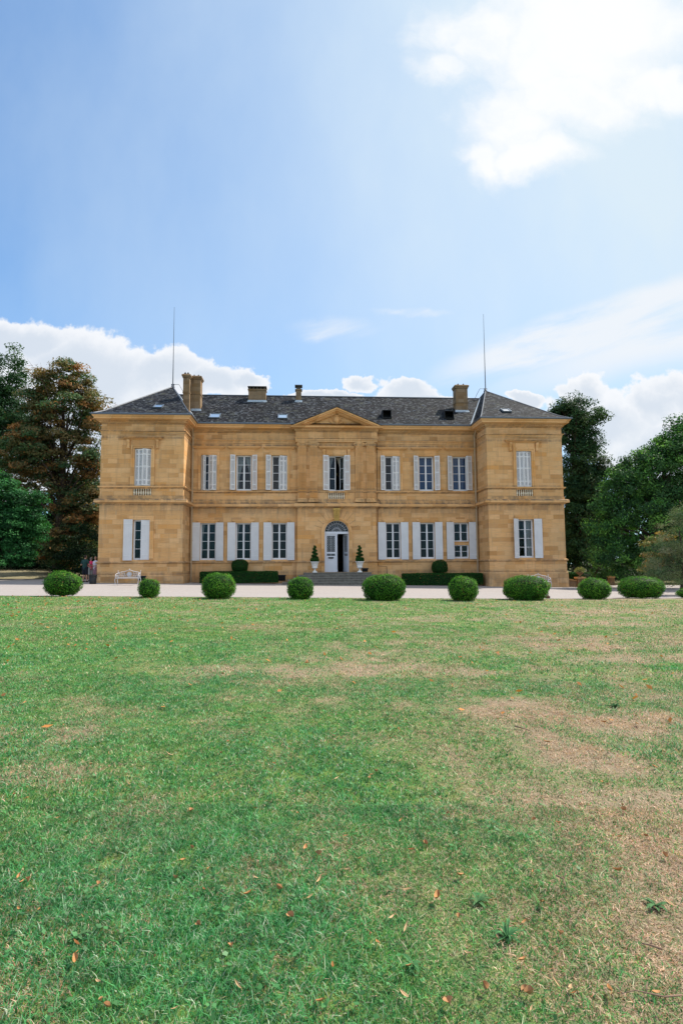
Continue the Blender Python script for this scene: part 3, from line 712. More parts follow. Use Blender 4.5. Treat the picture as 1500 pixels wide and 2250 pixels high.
def louvre(mb, p0, p1, z0, z1, th=.035):
    p0 = Vector((*p0, 0)); p1 = Vector((*p1, 0)); e = (p1-p0); L = e.length; e /= L; nn = Vector((-e.y, e.x, 0)); st = .048
    H = z1-z0; cuts = [0, .13, .47, .83, 1.0] ; cuts = [0, .14, .52, .86, 1.0]
    def bar(s0, s1, a, b, t=th, off=0): mb.obox(p0+e*s0+nn*off+Vector((0, 0, a)), e*(s1-s0), nn*t, Vector((0, 0, b-a)))
    bar(0, st, z0, z1); bar(L-st, L, z0, z1)
    for c in cuts: zc = z0+.03+c*(H-.06); bar(st, L-st, zc-.03, zc+.03)
    for i in range(4):
        a = z0+.03+cuts[i]*(H-.06)+.03; b = z0+.03+cuts[i+1]*(H-.06)-.03; k = max(2, int((b-a)/.05))
        for j in range(k):
            zc = a+(j+.5)*(b-a)/k
            mb.obox(p0+e*(st-.003)+nn*(.002)+Vector((0, 0, zc-.022)), e*(L-2*st+.006), nn*(th-.006)+Vector((0, 0, .034)), Vector((0, 0, .008)))
def solid(mb, p0, p1, z0, z1, th=.04):
    p0 = Vector((*p0, 0)); p1 = Vector((*p1, 0)); e = (p1-p0); L = e.length; e /= L; nn = Vector((-e.y, e.x, 0)); k = 5
    for i in range(k): mb.obox(p0+e*(L*i/k+.002)+Vector((0, 0, z0)), e*(L/k-.004), nn*th, Vector((0, 0, z1-z0)))
    mb.obox(p0+nn*.008+Vector((0, 0, z0+.01)), e*L, nn*(th-.016), Vector((0, 0, z1-z0-.02)))
    for z in (z0+.35, z1-.35): mb.obox(p0-nn*.008+e*(L*.0)+Vector((0, 0, z-.02)), e*.14, nn*.01, Vector((0, 0, .04)))
def curtain(name, m, s0, s1, v, z0, z1, win, tie=None, lace=0):
    q = MB(); K = 16; J = 10; base = len(q.v)
    for j in range(J+1):
        t = j/J; z = z1+(z0-z1)*t
        for i in range(K+1):
            a = i/K; x = s0+(s1-s0)*a
            if tie: 
                sgn, amt = tie; pull = math.sin(min(1, t*1.15)*math.pi/2)*amt
                x = (s0+(x-s0)*(1-pull)) if sgn < 0 else (s1+(x-s1)*(1-pull))
            q.v.append((x, v+.03*math.sin(a*math.pi*9+j*.2), z))
    for j in range(J):
        for i in range(K): A = j*(K+1)+i; q.f.append((A, A+1, A+K+2, A+K+1))
    return q.build(name, m, win, smooth=True)
def surround(win, a, b, z0, z1, v, wd=.17, d=.085, hood=None, consoles=False, frieze=.38, sides=True):
    q = MB()
    for w0, w1, dd in ((0.0, wd*.55, d*.6), (wd*.55, wd, d)):
        if sides: q.box(a-w1, a-w0, v-dd, v+.01, z0, z1+w0); q.box(b+w0, b+w1, v-dd, v+.01, z0, z1+w0)
        q.box(a-w1, b+w1, v-dd, v+.01, z1+w0, z1+w1)
    q.build('surround', trim, win)
    if hood:
        hz, hw = hood; c = (a+b)/2; q = MB()
        p = [(c-hw+.12, v), (c+hw-.12, v)]
        q.sweep([(c-hw+.13, v+.01), (c-hw+.13, v), (c+hw-.13, v), (c+hw-.13, v+.01)], [(-.02, hz-.17), (.04, hz-.165), (.06, hz-.10), (.17, hz-.085), (.17, hz-.04), (.24, hz+.00), (.24, hz+.035), (.02, hz+.06), (-.02, hz+.06)])
        q.box(a-wd-.02, b+wd+.02, v-.03, v+.01, z1+wd+.01, hz-.15)
        q.build('hood', trim, win)
        if consoles:
            for sg in (-1, 1):
                cx = c+sg*(hw-.28); q = MB()
                pts = [(0, 0), (-.20, 0), (-.20, -.10), (-.15, -.22), (-.10, -.34), (-.10, -.50), (-.05, -.60), (0, -.62)]
                i = len(q.v); n_ = len(pts)
                for xx in (cx-.08, cx+.08): q.v += [(xx, v+p_[0], hz-.15+p_[1]) for p_ in pts]
                q.f.append(tuple(range(n_))); q.f.append(tuple(reversed(range(n_, 2*n_))))
                for k in range(n_): k2 = (k+1) % n_; q.f.append((k, k+n_, k2+n_, k2))
                q.tube([(cx-.1, v-.13, hz-.27), (cx+.1, v-.13, hz-.27)], .06, 8); q.tube([(cx-.1, v-.06, hz-.68), (cx+.1, v-.06, hz-.68)], .045, 8)
                q.build('console', trim, win)
def window(a, b, z0, z1, v, split=None):
    q = MB(); pn = MB(); vv = v+GV; mid = (a+b)/2; f = .045
    q.box(a, a+f, vv, vv+.08, z0, z1); q.box(b-f, b, vv, vv+.08, z0, z1); q.box(a+f, b-f, vv, vv+.08, z1-f, z1); q.box(a+f, b-f, vv-.02, vv+.08, z0, z0+.05)
    if split is None:
        for p0, p1 in (((a+f, vv+.01), (mid-.005, vv+.01)), ((mid+.005, vv+.01), (b-f, vv+.01))): leafframe(q, p0, p1, z0+.05, z1-f, pane=pn)
        q.box(mid-.03, mid+.03, vv-.01, vv+.012, z0+.05, z1-f)
    else:
        zs0, zs1 = split
        for a0, b0 in ((z0+.05, zs0), (zs1, z1-f)):
            for p0, p1 in (((a+f, vv+.01), (mid-.005, vv+.01)), ((mid+.005, vv+.01), (b-f, vv+.01))): leafframe(q, p0, p1, a0+.01, b0-.01, rows=2, pane=pn)
            q.box(mid-.04, mid+.04, vv-.01, vv+.012, a0, b0)
    w = q.build('window', white_p, house); pn.build('pane', glass, w)
    if split:
        st = MB(); st.box(a, b, v+.10, v+GV+.10, split[0]+.002, split[1]-.002); st.build('transom', stone, w)
    return w
def shut(w, kind, p, z0, z1):
    q = MB()
    for i in range(len(p)-1): (louvre if kind == 'l' else solid)(q, p[i], p[i+1], z0, z1)
    q.build('shutter', louv_p if kind == 'l' else solid_p, w)
    if kind == 's':
        e0 = Vector((*p[0], 0)); e1 = Vector((*p[-1], 0)); ed = (e1-e0).normalized(); nn_h = Vector((-ed.y, ed.x, 0))
        for z in (z0+.30, z1-.30):
            hg = MB(); hg.obox(e0+ed*.03-nn_h*.014+Vector((0, 0, z)), ed*((e1-e0).length-.06), nn_h*.012, Vector((0, 0, .035))); hg.build('hinge_strap', louv_p, w)
CONF = {0: dict(L=[(.02, .06), (.20, -.10), (.34, .05)], Rr=[(0, .0), (-.27, -.16), (-.56, -.05)], cur='w'),
        1: dict(L='fold', Rr='fold', cur='w2'), 2: dict(L='fold', Rr=[(0, .03), (-.26, -.02), (-.52, -.15)], cur=None),
        3: dict(L='fold2', Rr=[(0, .03), (-.26, -.02), (-.55, -.12)], cur=None), 4: dict(L='fold', Rr='fold', cur='b'), 5: dict(L='fold', Rr='foldw', cur='b')}
for i, c in enumerate(BAYS):
    a, b = up[c]; z0, z1 = UZ; w = window(a, b, z0, z1, V1); surround(w, a, b, z0, z1, V1, hood=(9.66, 1.02)); cf_ = CONF[i]
    def resolve(spec, E_, sg):
        if isinstance(spec, str):
            if spec == 'fold': return [(E_+sg*.04, V1-.115), (E_+sg*.38, V1-.24)] if sg < 0 else [(E_+.38, V1-.24), (E_+.04, V1-.115)]
            if spec == 'fold2': return [(E_, V1-.115), (E_-.30, V1-.22)]
            return [(E_-.12, V1-.10), (E_-.04, V1-.26), (E_+.30, V1-.14)]
        return [(E_+p[0], V1+p[1]) for p in spec]
    Lp = resolve(cf_['L'], a, -1); Rp = resolve(cf_['Rr'], b, 1)
    if cf_['L'] in ('fold', 'fold2'): Lp = [Lp[1], Lp[0]]; shut(w, 'l', Lp, z0+.03, z1-.0); shut(w, 'l', [(Lp[0][0]+.03, Lp[0][1]+.07), (Lp[1][0]-.02, Lp[1][1]+.02)], z0+.03, z1)
    else: shut(w, 'l', Lp, z0+.03, z1-.03)
    if cf_['Rr'] == 'fold': shut(w, 'l', Rp[::-1], z0+.03, z1); 
    elif cf_['Rr'] == 'foldw': shut(w, 'l', Rp, z0+.03, z1)
    else: shut(w, 'l', Rp[::-1], z0+.03, z1-.03)
    if cf_['cur'] == 'w2': curtain('curtain', cur_w, a+.04, (a+b)/2+.1, V1+GV+.20, z0, z1, w, (-1, .75)); curtain('curtain', cur_w, (a+b)/2-.05, b-.04, V1+GV+.20, z0+.5, z1, w, (1, .8))
    elif cf_['cur'] == 'w': curtain('curtain', cur_w, (a+b)/2-.1, b, V1+GV+.20, z0+.8, z1, w, (1, .7))
    elif cf_['cur'] == 'b': curtain('curtain', cur_b, a, b, V1+GV+.16, z0-.1, z1, w)
    # ground floor
    a, b = lo[c]; z0, z1 = LZ; w = window(a, b, z0, z1, V1, (2.66, 2.90) if i == 5 else None)
    surround(w, a, b, z0, z1, V1, sides=False, wd=.22, d=.10)
    tw = MB(); tw.box(a-.05, b+.05, V1-.05, V1+GV, z0-.10, z0-.002); tw.build('sill', trim, w)
    lw = .54; shut(w, 's', [(a-lw, V1-.12), (a+.01, V1-.06)], z0-.04, z1+.02); shut(w, 's', [(b-.01, V1-.06), (b+lw-.02, V1-.12)], z0-.04, z1+.02)
    if i in (0, 1): curtain('curtain', cur_w, a, a+.28, V1+GV+.22, z0+.8, z1, w, (-1, .5))
for sd in (-1, 1):
    c = TC[sd]; a, b = c-TH, c+TH; z0, z1 = UZ[0], UZ[1]-.03
    w = window(a, b, z0, z1, 0); surround(w, a, b, z0, z1, 0, wd=.22, d=.10, hood=(9.79, 1.22), consoles=True)
    if sd < 0: shut(w, 'l', [(a+.01, .06), (a+.27, .02), (a+.53, -.03)], z0+.02, z1-.03); shut(w, 'l', [(b-.52, -.16), (b-.26, -.05), (b-.01, .06)], z0+.02, z1-.03)
    else: shut(w, 'l', [(a+.01, .06), (a+.27, .04), (a+.53, .0)], z0+.02, z1-.03); shut(w, 'l', [(b-.53, -.0), (b-.27, .04), (b-.01, .06)], z0+.02, z1-.03)
    z0, z1 = LZ[0]+.02, LZ[1]+.05; w = window(a, b, z0, z1, 0); surround(w, a, b, z0, z1, 0, wd=.26, d=.06)
    tw = MB(); tw.box(a-.05, b+.05, -.05, GV, z0-.10, z0-.002); tw.build('sill', trim, w)
    if sd < 0: shut(w, 's', [(a-.56, -.16), (a+.0, -.10)], z0-.03, z1+.02); shut(w, 's', [(b-.56, -.035), (b-.01, .02)], z0+.01, z1-.02)
    else: shut(w, 's', [(a-.40, -.36), (a+.0, -.10)], z0-.03, z1+.02); shut(w, 's', [(b+.0, -.10), (b+.52, -.20)], z0-.03, z1+.02); curtain('curtain', cur_w, a+.55, b, GV+.2, z0, z1, w, (1, .3))
# central upper window: both casements ajar, right one well inside the room
a, b, z0, z1 = -.57, .59, 6.52, 9.04; q = MB(); pn = MB(); vv = VC+GV; f = .045
q.box(a, a+f, vv, vv+.08, z0, z1); q.box(b-f, b, vv, vv+.08, z0, z1); q.box(a+f, b-f, vv, vv+.08, z1-f, z1); q.box(a+f, b-f, vv-.02, vv+.08, z0, z0+.05)
leafframe(q, (a+f, vv+.05), (a+f+.50, vv+.16), z0+.05, z1-f, rows=3, pane=pn); leafframe(q, (b-f-.27, vv+.46), (b-f, vv+.05), z0+.05, z1-f, rows=3, pane=pn)
w = q.build('window', white_p, house); pn.build('pane', glass, w); surround(w, a, b, z0, z1, VC, wd=.14, d=.08, hood=(9.62, 1.16), consoles=True)
for pl_ in ([(a-.36, VC-.24), (a+.03, VC-.10)], [(b-.03, VC-.10), (b+.36, VC-.24)]): shut(w, 'l', pl_, z0+.03, z1)
curtain('curtain', cur_w, a+.05, a+.45, vv+.34, z0+.9, z1, w, (-1, .8)); curtain('curtain', cur_w, .05, b-.05, vv+.62, z0+.7, z1, w, (1, .72))
# chandelier seen through the open casement
q = MB(); q.tube([(.35, VC+1.6, 9.2), (.35, VC+1.6, 8.1)], .012, 5)
for k in range(8): t = 2*math.pi*k/8; q.tube([(.35, VC+1.6, 7.85), (.35+.15*math.cos(t), VC+1.6+.15*math.sin(t), 7.78), (.35+.27*math.cos(t), VC+1.6+.27*math.sin(t), 7.9), (.35+.27*math.cos(t), VC+1.6+.27*math.sin(t), 8.02)], [.018, .012, .012, .016], 5)
q.lathe([(.02, -.1), (.06, -.05), (.03, .05), (.05, .15), (.01, .3)], (.35, VC+1.6, 7.82), 10)
ch_ = q.build('chandelier', brass, None); ch_.parent = house
# balustrades
for c, v in ((TC[-1], 0), (TC[1], 0), (0, VC)):
    q = MB(); q.box(c-.60, c+.60, v-.02, v+.10, 5.885, 5.93); q.box(c-.60, c+.60, v-.02, v+.10, 6.375, 6.408); bo = q.build('balustrade', trim, house)
    prof = [(.035, 0), (.035, .05), (.022, .07), (.05, .15), (.052, .20), (.025, .33), (.022, .37), (.036, .40), (.036, .445)]
    first = None
    for k in range(8):
        x = c-.60+(k+.5)*1.2/8
        if first is None:
            r = MB(); r.lathe(prof, (0, 0, 0), 8); first = r.build('baluster', simple('baluster_stone', (.80, .72, .56), .8) if 'baluster_stone' not in MATS else MATS['baluster_stone'], bo, True); o = first
        else: o = first.copy(); col.objects.link(o); o.parent = bo
        o.location = (x, v+.05, 5.93)

# ------------------------------------------------------------------ door
q = MB(); vv = VC+.16
q.box(-DW, -DW+.06, vv, vv+.12, DZ, SPR); q.box(DW-.06, DW, vv, vv+.12, DZ, SPR); q.box(-DW, DW, vv-.03, vv+.12, SPR-.08, SPR+.08)
dr_ = q.build('entrance_door', door_p, house)
q = MB(); x0, x1, v0 = -DW+.06, .02, vv+.03; zt = SPR-.08
def dleaf(q, p0, p1, wire):
    p0 = Vector((*p0, 0)); p1 = Vector((*p1, 0)); e = p1-p0; L = e.length; e /= L; nn = Vector((-e.y, e.x, 0))
    def bar(s0, s1, a, b, t=.05, off=0): q.obox(p0+e*s0+nn*off+Vector((0, 0, a)), e*(s1-s0), nn*t, Vector((0, 0, b-a)))
    bar(0, .13, DZ+.01, zt); bar(L-.13, L, DZ+.01, zt); bar(.13, L-.13, zt-.13, zt); bar(.13, L-.13, DZ+.01, DZ+.28); bar(.13, L-.13, 1.72, 1.92); bar(.13, L-.13, 2.08, 2.20); bar(.13, L-.13, DZ+.28, 1.72, .03, .01)
    bar(.18, L-.18, DZ+.36, 1.64, .02, -.004); bar(0, L, DZ+.012, DZ+.2, .02, -.015)
    # wrought-iron scroll grilles
    for (za, zb) in ((2.20, zt-.13), (1.92, 2.08)):
        ny = max(1, int((zb-za)/.115)); nxx = 4
        for j in range(ny):
            for i in range(nxx):
                c = p0+e*(.13+(i+.5)*(L-.26)/nxx)+nn*.02+Vector((0, 0, za+(j+.5)*(zb-za)/ny)); rr = (L-.26)/nxx*.48
                wire.tube([c+e*(rr*math.cos(t)*(1-.35*t/6.3))+Vector((0, 0, rr*1.0*math.sin(t)*(1-.35*t/6.3))) for t in [k*6.6/9 for k in range(10)]], .009, 4)
                wire.tube([c-e*rr, c+Vector((0, 0, rr))], .006, 4, False)
        wire.tube([p0+e*(L/2)+nn*.02+Vector((0, 0, za)), p0+e*(L/2)+nn*.02+Vector((0, 0, zb))], .010, 4)
    return p0, e, nn, L
wi = MB(); P0, e_, nn_, L_ = dleaf(q, (x0, v0), (x1, v0), wi); lf_ = q.build('door_leaf', door_p, dr_)
gl_ = MB(); gl_.box(x0+.13, x1-.13, v0+.045, v0+.05, 1.92, zt-.13); gl_.build('door_glass', glass, dr_)
wi2 = wi.build('door_grille', simple('grille_grey', (.42, .44, .48), .5), dr_)
q = MB(); q.tube([(x0+.22, v0-.05, 1.79), (x0+.30, v0-.07, 1.75), (x1-.30, v0-.07, 1.75), (x1-.22, v0-.05, 1.79)], .02, 6); q.box(x0+.22, x1-.22, v0-.02, v0+.01, 1.76, 1.84); q.build('letter_plate', iron_d, dr_)
q = MB(); wi = MB(); dleaf(q, (DW-.06-.30, v0+.72), (DW-.06, v0+.02), wi); q.build('door_leaf', door_p, dr_); wi.build('door_grille', MATS['grille_grey'], dr_)
# meeting stile moulding on the closed leaf, turned like a slim column
q = MB(); q.tube([(x1+.0, v0-.015, DZ+.05), (x1+.0, v0-.015, zt-.02)], .035, 8); q.box(x1-.045, x1+.045, v0-.05, v0+.02, zt-.1, zt-.001); q.box(x1-.045, x1+.045, v0-.05, v0+.02, DZ+.03, DZ+.18); q.build('meeting_stile', door_p, dr_)
# fanlight
q = MB(); fz0 = SPR+.08; fr_ = AR-.03
for rr, wr in ((fr_-.02, .03), (.30, .018), (.22, .014), (.12, .014), (fr_-.24, .010)):
    q.tube([(rr*math.cos(math.pi*k/24), vv+.05, fz0+(rr*.93)*math.sin(math.pi*k/24)) for k in range(25)], wr, 5)
for k in range(1, 12):
    t = math.pi*k/12; c, s_ = math.cos(t), math.sin(t)
    q.tube([(.22*c, vv+.05, fz0+.22*s_), ((fr_-.05)*c, vv+.05, fz0+(fr_-.05)*s_*.93)], .011, 4)
    for sg in (-1, 1):
        t2 = t+sg*.10; q.tube([(.52*c, vv+.05, fz0+.5*s_), (.62*math.cos(t2), vv+.05, fz0+.6*math.sin(t2)), (.73*math.cos(t), vv+.05, fz0+.69*math.sin(t))], .010, 4)
q.build('fanlight_ironwork', MATS['grille_grey'], dr_)
q = MB(); q.prism([(x, max(z, fz0)) for x, z in arc], vv+.08, vv+.086); q.build('fanlight_glass', glass, dr_)

# steps
q = MB(); h = DZ/5; VL = .95
for k in range(5):
    w0 = 2.35+.33*k; zt_ = DZ-.012-h*k; f_ = VL-.30*k
    q.box(-w0-.02*k, w0*.99, f_, VC-.0, zt_-.045, zt_)
    q.box(-w0-.02*k+.03, w0*.99-.03, f_+.035, VC-.0, zt_-h-.02 if k < 4 else -.5, zt_-.045)
q.build('entrance_steps', step_m, house, bevel=.012)

# roofs
def quadgrid(mb, A, B, C, Dd, nu=1, nv=1):
    mb.poly([A, B, C, Dd])
EZ = TOP+.05
for sd in (-1, 1):
    a, b = TW[sd]; a -= .53; b += .53; f0, f1 = -.53, 15.53; ax = -12.69 if sd < 0 else 12.71; av = 7.5; az = 15.52
    ring = [(a, f0, EZ), (b, f0, EZ), (b, f1, EZ), (a, f1, EZ)]; t = .14
    r2 = [(x+(ax-x)*t, y+(av-y)*t, EZ+(az-EZ)*t*.80) for x, y, z in ring]; ap = (ax, av, az)
    q = MB()
    for i in range(4):
        j = (i+1) % 4; q.poly([ring[i], ring[j], r2[j], r2[i]]); q.poly([r2[i], r2[j], ap])
    ro = q.build('pavilion_roof', slate, house)
    q = MB(); q.box(a, b, f0, f1, EZ-.03, EZ-.004); q.build('roof_edge', zinc, ro)
    q = MB()
    for i in range(4): q.tube([ring[i], r2[i], ap], .045, 6)
    q.lathe([(.16, -.05), (.10, .12), (.03, .2)], ap, 8); q.build('hip_cap', simple('lead_cap', (.10, .11, .13), .5, .3) if 'lead_cap' not in MATS else MATS['lead_cap'], ro)
    # lightning rod
    tx_, tz_ = loc(386 if sd < 0 else 1060, 675 if sd < 0 else 690, 7.5)
    q = MB(); q.tube([(ax, av, az+.1), ((ax+ax)/2, av, az+2.5), (ax, av, tz_)], [.045, .028, .012], 6); q.tube([(ax-.12, av, az+.18), (ax+.12, av, az+.18)], .05, 6); rd = q.build('lightning_rod', steel, house)
    sg = -sd; q = MB(); q.tube([(ax, av, az+.18), (ax+sg*.5, av-.1, az+.16), (ax+sg*.8, av-.2, az-.35), (ax+sg*1.15, av-.5, az-1.0)], .018, 5); q.build('conductor_cable', cablem, rd)
ridz = 14.85; RV = 7.5; MV = V1-.53
ms = (ridz-EZ)/(RV-MV)
q = MB(); xa, xb = -12.6, 12.6
q.poly([(xa, MV, EZ), (xb, MV, EZ), (xb, RV, ridz), (xa, RV, ridz)]); q.poly([(xa, RV, ridz), (xb, RV, ridz), (xb, 15.5, EZ-.3), (xa, 15.5, EZ-.3)])
mro = q.build('main_roof', slate, house)
q = MB(); q.tube([(-12.3, RV, ridz+.02), (0, RV, ridz+.03), (12.3, RV, ridz+.02)], .06, 6); q.build('ridge_cap', MATS['lead_cap'], mro)
fl_m = simple('valley_flashing', (.40, .46, .52), .4, .4, .1)
for sd in (-1, 1):
    ie = (TW[sd][1]+.53) if sd < 0 else (TW[sd][0]-.53); ax = -12.69 if sd < 0 else 12.71; sl_ = (15.52-EZ)/abs(ax-ie)
    pts = []
    for k in range(9):
        v = MV+.05+(RV-MV)*k/8; z = EZ+ms*(v-MV); s_ = ie+(ax-ie)/abs(ax-ie)*(z-EZ)/sl_; pts.append((s_, v, z+.015))
    q = MB(); q.tube(pts, .055, 5); q.build('valley_flashing', fl_m, mro)
# little roof behind the pediment
vm = MV+(PH+.03-EZ)/ms
q = MB()
for sg, xe in ((-1, PA-.03), (1, PB+.03)):
    q.poly([(xe, PV-.03, 11.13), (PM, PV-.03, PH+.035), (PM, vm, PH+.035), (xe, MV+.05, 11.13)] if sg < 0 else [(PM, PV-.03, PH+.035), (xe, PV-.03, 11.13), (xe, MV+.05, 11.13), (PM, vm, PH+.035)])
q.build('pediment_roof', MATS['lead_cap'], house)
# chimneys
simple('cap_stone', (.085, .078, .07), .9, 0, .4, 9)
def roofz(v): return EZ+ms*(v-MV)
def chimney(x0, x1, ytop, v, depth, style):
    s0 = loc(x0, ytop, v)[0]; s1, zt = loc(x1, ytop, v); zb = roofz(v)-.5
    q = MB(); q.box(s0, s1, v, v+depth, zb, zt-.30 if style != 'slab' else zt-.22)
    if style == 'block':
        q.sweep([(s0, v+depth), (s0, v), (s1, v), (s1, v+depth), (s0, v+depth)][:5], [(-.01, zt-.34), (.05, zt-.33), (.05, zt-.26), (.10, zt-.22), (.10, zt-.12), (.03, zt-.06), (-.02, zt-.06)])
        q.box(s0+.003, s1-.003, v+.003, v+depth-.003, zt-.302, zt-.07)
        q.sweep([(s0, v+depth), (s0, v), (s1, v), (s1, v+depth)], [(-.01, zt-1.5), (.03, zt-1.49), (.03, zt-1.40), (-.01, zt-1.39)])
    o = q.build('chimney', chst, house)
    c = (s0+s1)/2; cv = v+depth/2; q = MB()
    if style == 'block':
        for k in (-.5, .5): 
            cx = c+k*(s1-s0)*.45
            q.obox((cx-.13, cv-.2, zt-.07), (.13, 0, .18), (0, .4, 0), (.025, 0, -.02)); q.obox((cx+.13, cv-.2, zt-.07), (-.13, 0, .18), (0, .4, 0), (-.025, 0, -.02))
        q.build('cowl', iron_d, o)
    elif style == 'slab':
        nleg = 5; 
        for k in range(nleg):
            cx = s0+.05+(s1-s0-.20)*k/(nleg-1); q.box(cx, cx+.10, v+.02, v+.14, zt-.221, zt-.06); q.box(cx, cx+.10, v+depth-.14, v+depth-.02, zt-.221, zt-.06)
        q.box(s0-.06, s1+.06, v-.06, v+depth+.06, zt-.06, zt); q.build('cap_slab', MATS['cap_stone'], o)
        r = MB(); r.box(s0-.05, s1+.05, v-.05, v+depth+.05, zt-.30, zt-.222); r.build('corbel_band', chst, o)
    else:
        q.box(s0-.08, s1+.08, v-.08, v+depth+.08, zt-.10, zt); q.box(s0+.05, s1-.05, v+.05, v+depth-.05, zt-.301, zt-.10); q.build('cap_slab', MATS['cap_stone'], o)
        r = MB(); r.box(s0-.06, s1+.06, v-.06, v+depth+.06, zt-.42, zt-.34); r.build('corbel_band', chst, o)
    fl = MB(); b0 = roofz(v-.10); fl.obox((s0-.08, v-.12, b0-.02), (s1-s0+.16, 0, 0), (0, .14, .14*ms), (0, 0, .06)); fl.box(s0-.05, s1+.05, v-.02, v+.01, roofz(v)-.1, roofz(v)+.12); fl.build('flashing', fl_m, o)
chimney(403, 417, 820, 3.6, .55, 'block'); chimney(420, 441, 824, 4.25, .85, 'block'); chimney(1000, 1026, 844, 4.6, .8, 'block')
chimney(546, 584, 849, 6.25, .75, 'slab'); chimney(650, 662, 846, 6.35, .45, 'pot')
# roof windows
def roofwin(px, py, w, hgt, plane, opened=False):
    if plane == 0: slope, z0, v0 = ms, EZ, MV
    else: slope, z0, v0 = (15.52-EZ)/(7.5+.53)*1.0, EZ-.06, -.53
    v = 3.
    for _ in range(30):
        s_, z = loc(px, py, v); v = v0+(z-z0)/slope*.6+ (v-v0)*.4 if False else v+( (z0+slope*(v-v0)) - z < 0)*.05-( (z0+slope*(v-v0)) - z > 0)*.05
    z = z0+slope*(v-v0); L = math.hypot(1, slope); d = Vector((0, 1/L, slope/L)); nn = Vector((0, -slope/L, 1/L)); c = Vector((s_, v, z+.0)); ex_ = Vector((1, 0, 0))
    q = MB(); o = c-ex_*w/2-d*hgt/2-nn*.03; fw = .07
    q.obox(o, ex_*w, d*fw, nn*.12); q.obox(o+d*(hgt-fw), ex_*w, d*fw, nn*.12); q.obox(o+d*fw, ex_*fw, d*(hgt-2*fw), nn*.12); q.obox(o+d*fw+ex_*(w-fw), ex_*fw, d*(hgt-2*fw), nn*.12)
    ob = q.build('roof_window', iron_d if opened else zinc, house)
    q = MB()
    if not opened: q.obox(o+d*fw+ex_*fw+nn*.08, ex_*(w-2*fw), d*(hgt-2*fw), nn*.01); q.build('pane', skyglass, ob)
    else:
        q.obox(o+d*fw+ex_*fw+nn*.045, ex_*(w-2*fw), d*(hgt-2*fw), nn*.01); q.build('void_panel', simple('painted_void', (.004, .005, .005), .9) if 'painted_void' not in MATS else MATS['painted_void'], ob)  # near-black panel, the loft's darkness is put into its colour
        q = MB(); hp = o+d*hgt+nn*.12; dn = Vector((0, -1, .06)).normalized(); q.obox(hp, ex_*w, dn*hgt*.72, Vector((0, 0, .05))); q.build('flap', iron_d, ob)
        for sx in (0, w-.04):
            q = MB()
            A = hp+ex_*sx; i_ = len(q.v); B_ = A+dn*hgt*.72; Cc = o+ex_*sx
            q.v += [tuple(A), tuple(B_), tuple(Cc+nn*.12), tuple(A+ex_*.03), tuple(B_+ex_*.03), tuple(Cc+nn*.12+ex_*.03)]; q.f += [(i_, i_+1, i_+2), (i_+3, i_+5, i_+4), (i_, i_+3, i_+4, i_+1), (i_+1, i_+4, i_+5, i_+2), (i_+2, i_+5, i_+3, i_)]
            q.build('cheek', iron_d, ob)
roofwin(472, 915, .78, .95, 0); roofwin(621, 916, .70, .90, 0); roofwin(349, 894, .62, .85, 1); roofwin(1110, 903, .62, .85, 1)
roofwin(848, 915, .68, 1.0, 0, True); roofwin(984, 917, .72, 1.0, 0, True)
# downpipes, cable, vents
for sd in (-1, 1):
    s_ = sd*-1*0+(-10.10 if sd < 0 else 10.10); q = MB(); zb = -.05 if sd < 0 else -.5
    q.tube([(s_-sd*.0, V1-.52, 11.1), (s_, V1-.45, 10.85), (s_, V1-.14, 10.55), (s_, V1-.12, 9), (s_, V1-.14, 5.9), (s_, V1-.30, 5.55), (s_, V1-.14, 5.2), (s_, V1-.14, zb)], .065, 8)
    for z in (9.6, 8.0, 6.3, 4.4, 3.0, 1.8): q.tube([(s_, V1-.13, z), (s_, V1-.13, z+.09)], .085, 8)
    q.build('downpipe', gut, house)
q = MB(); q.tube([(3.25, V1-.54, 11.25), (3.15, V1-.5, 11.05), (2.98, V1-.2, 10.8), (2.95, V1-.03, 10.5), (2.95, V1-.02, 6.0), (3.15, V1-.115, 5.75), (3.2, V1-.24, 5.5), (2.95, V1-.115, 5.15), (2.95, V1-.02, 1.7), (2.95, V1-.08, 1.2), (3.55, V1-.08, 1.15), (3.57, V1-.08, .1)], .014, 5); q.build('facade_cable', cablem, house)
for x0, x1, y0, y1, v in ((303, 320, 1267, 1275, -.10), (611, 627, 1265, 1276, V1-.06), (795, 808, 1250, 1256, VC-.06)):
    s0, z1 = loc(x0, y0, v); s1, z0 = loc(x1, y1, v); q = MB(); q.box(s0, s1, v-.012, v+.02, z0, z1); vo = q.build('cellar_vent', MATS['painted_void'], house)  # solid slab, darkness behind the bars painted as near-black
    q = MB()
    for k in range(4): x = s0+(s1-s0)*(k+.5)/4; q.tube([(x, v-.03, z0), (x, v-.03, z1)], .012, 5)
    q.box(s0-.05, s1+.05, v-.04, v+.01, z1+.003, z1+.06); q.build('bars', iron_d, vo)
# interior: floors, ceilings, partitions keep the rooms dark and real
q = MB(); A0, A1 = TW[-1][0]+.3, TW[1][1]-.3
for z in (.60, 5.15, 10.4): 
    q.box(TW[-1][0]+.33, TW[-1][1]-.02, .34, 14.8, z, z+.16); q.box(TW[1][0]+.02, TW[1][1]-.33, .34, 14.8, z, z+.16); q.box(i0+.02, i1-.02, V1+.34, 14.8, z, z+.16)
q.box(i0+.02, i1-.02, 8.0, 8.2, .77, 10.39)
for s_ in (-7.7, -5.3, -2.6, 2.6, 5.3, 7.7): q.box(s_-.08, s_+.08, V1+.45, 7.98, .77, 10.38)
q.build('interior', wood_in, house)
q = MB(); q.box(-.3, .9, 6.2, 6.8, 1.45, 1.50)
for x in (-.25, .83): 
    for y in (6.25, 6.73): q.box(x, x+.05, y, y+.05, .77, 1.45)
q.build('hall_table', darkwood, house)
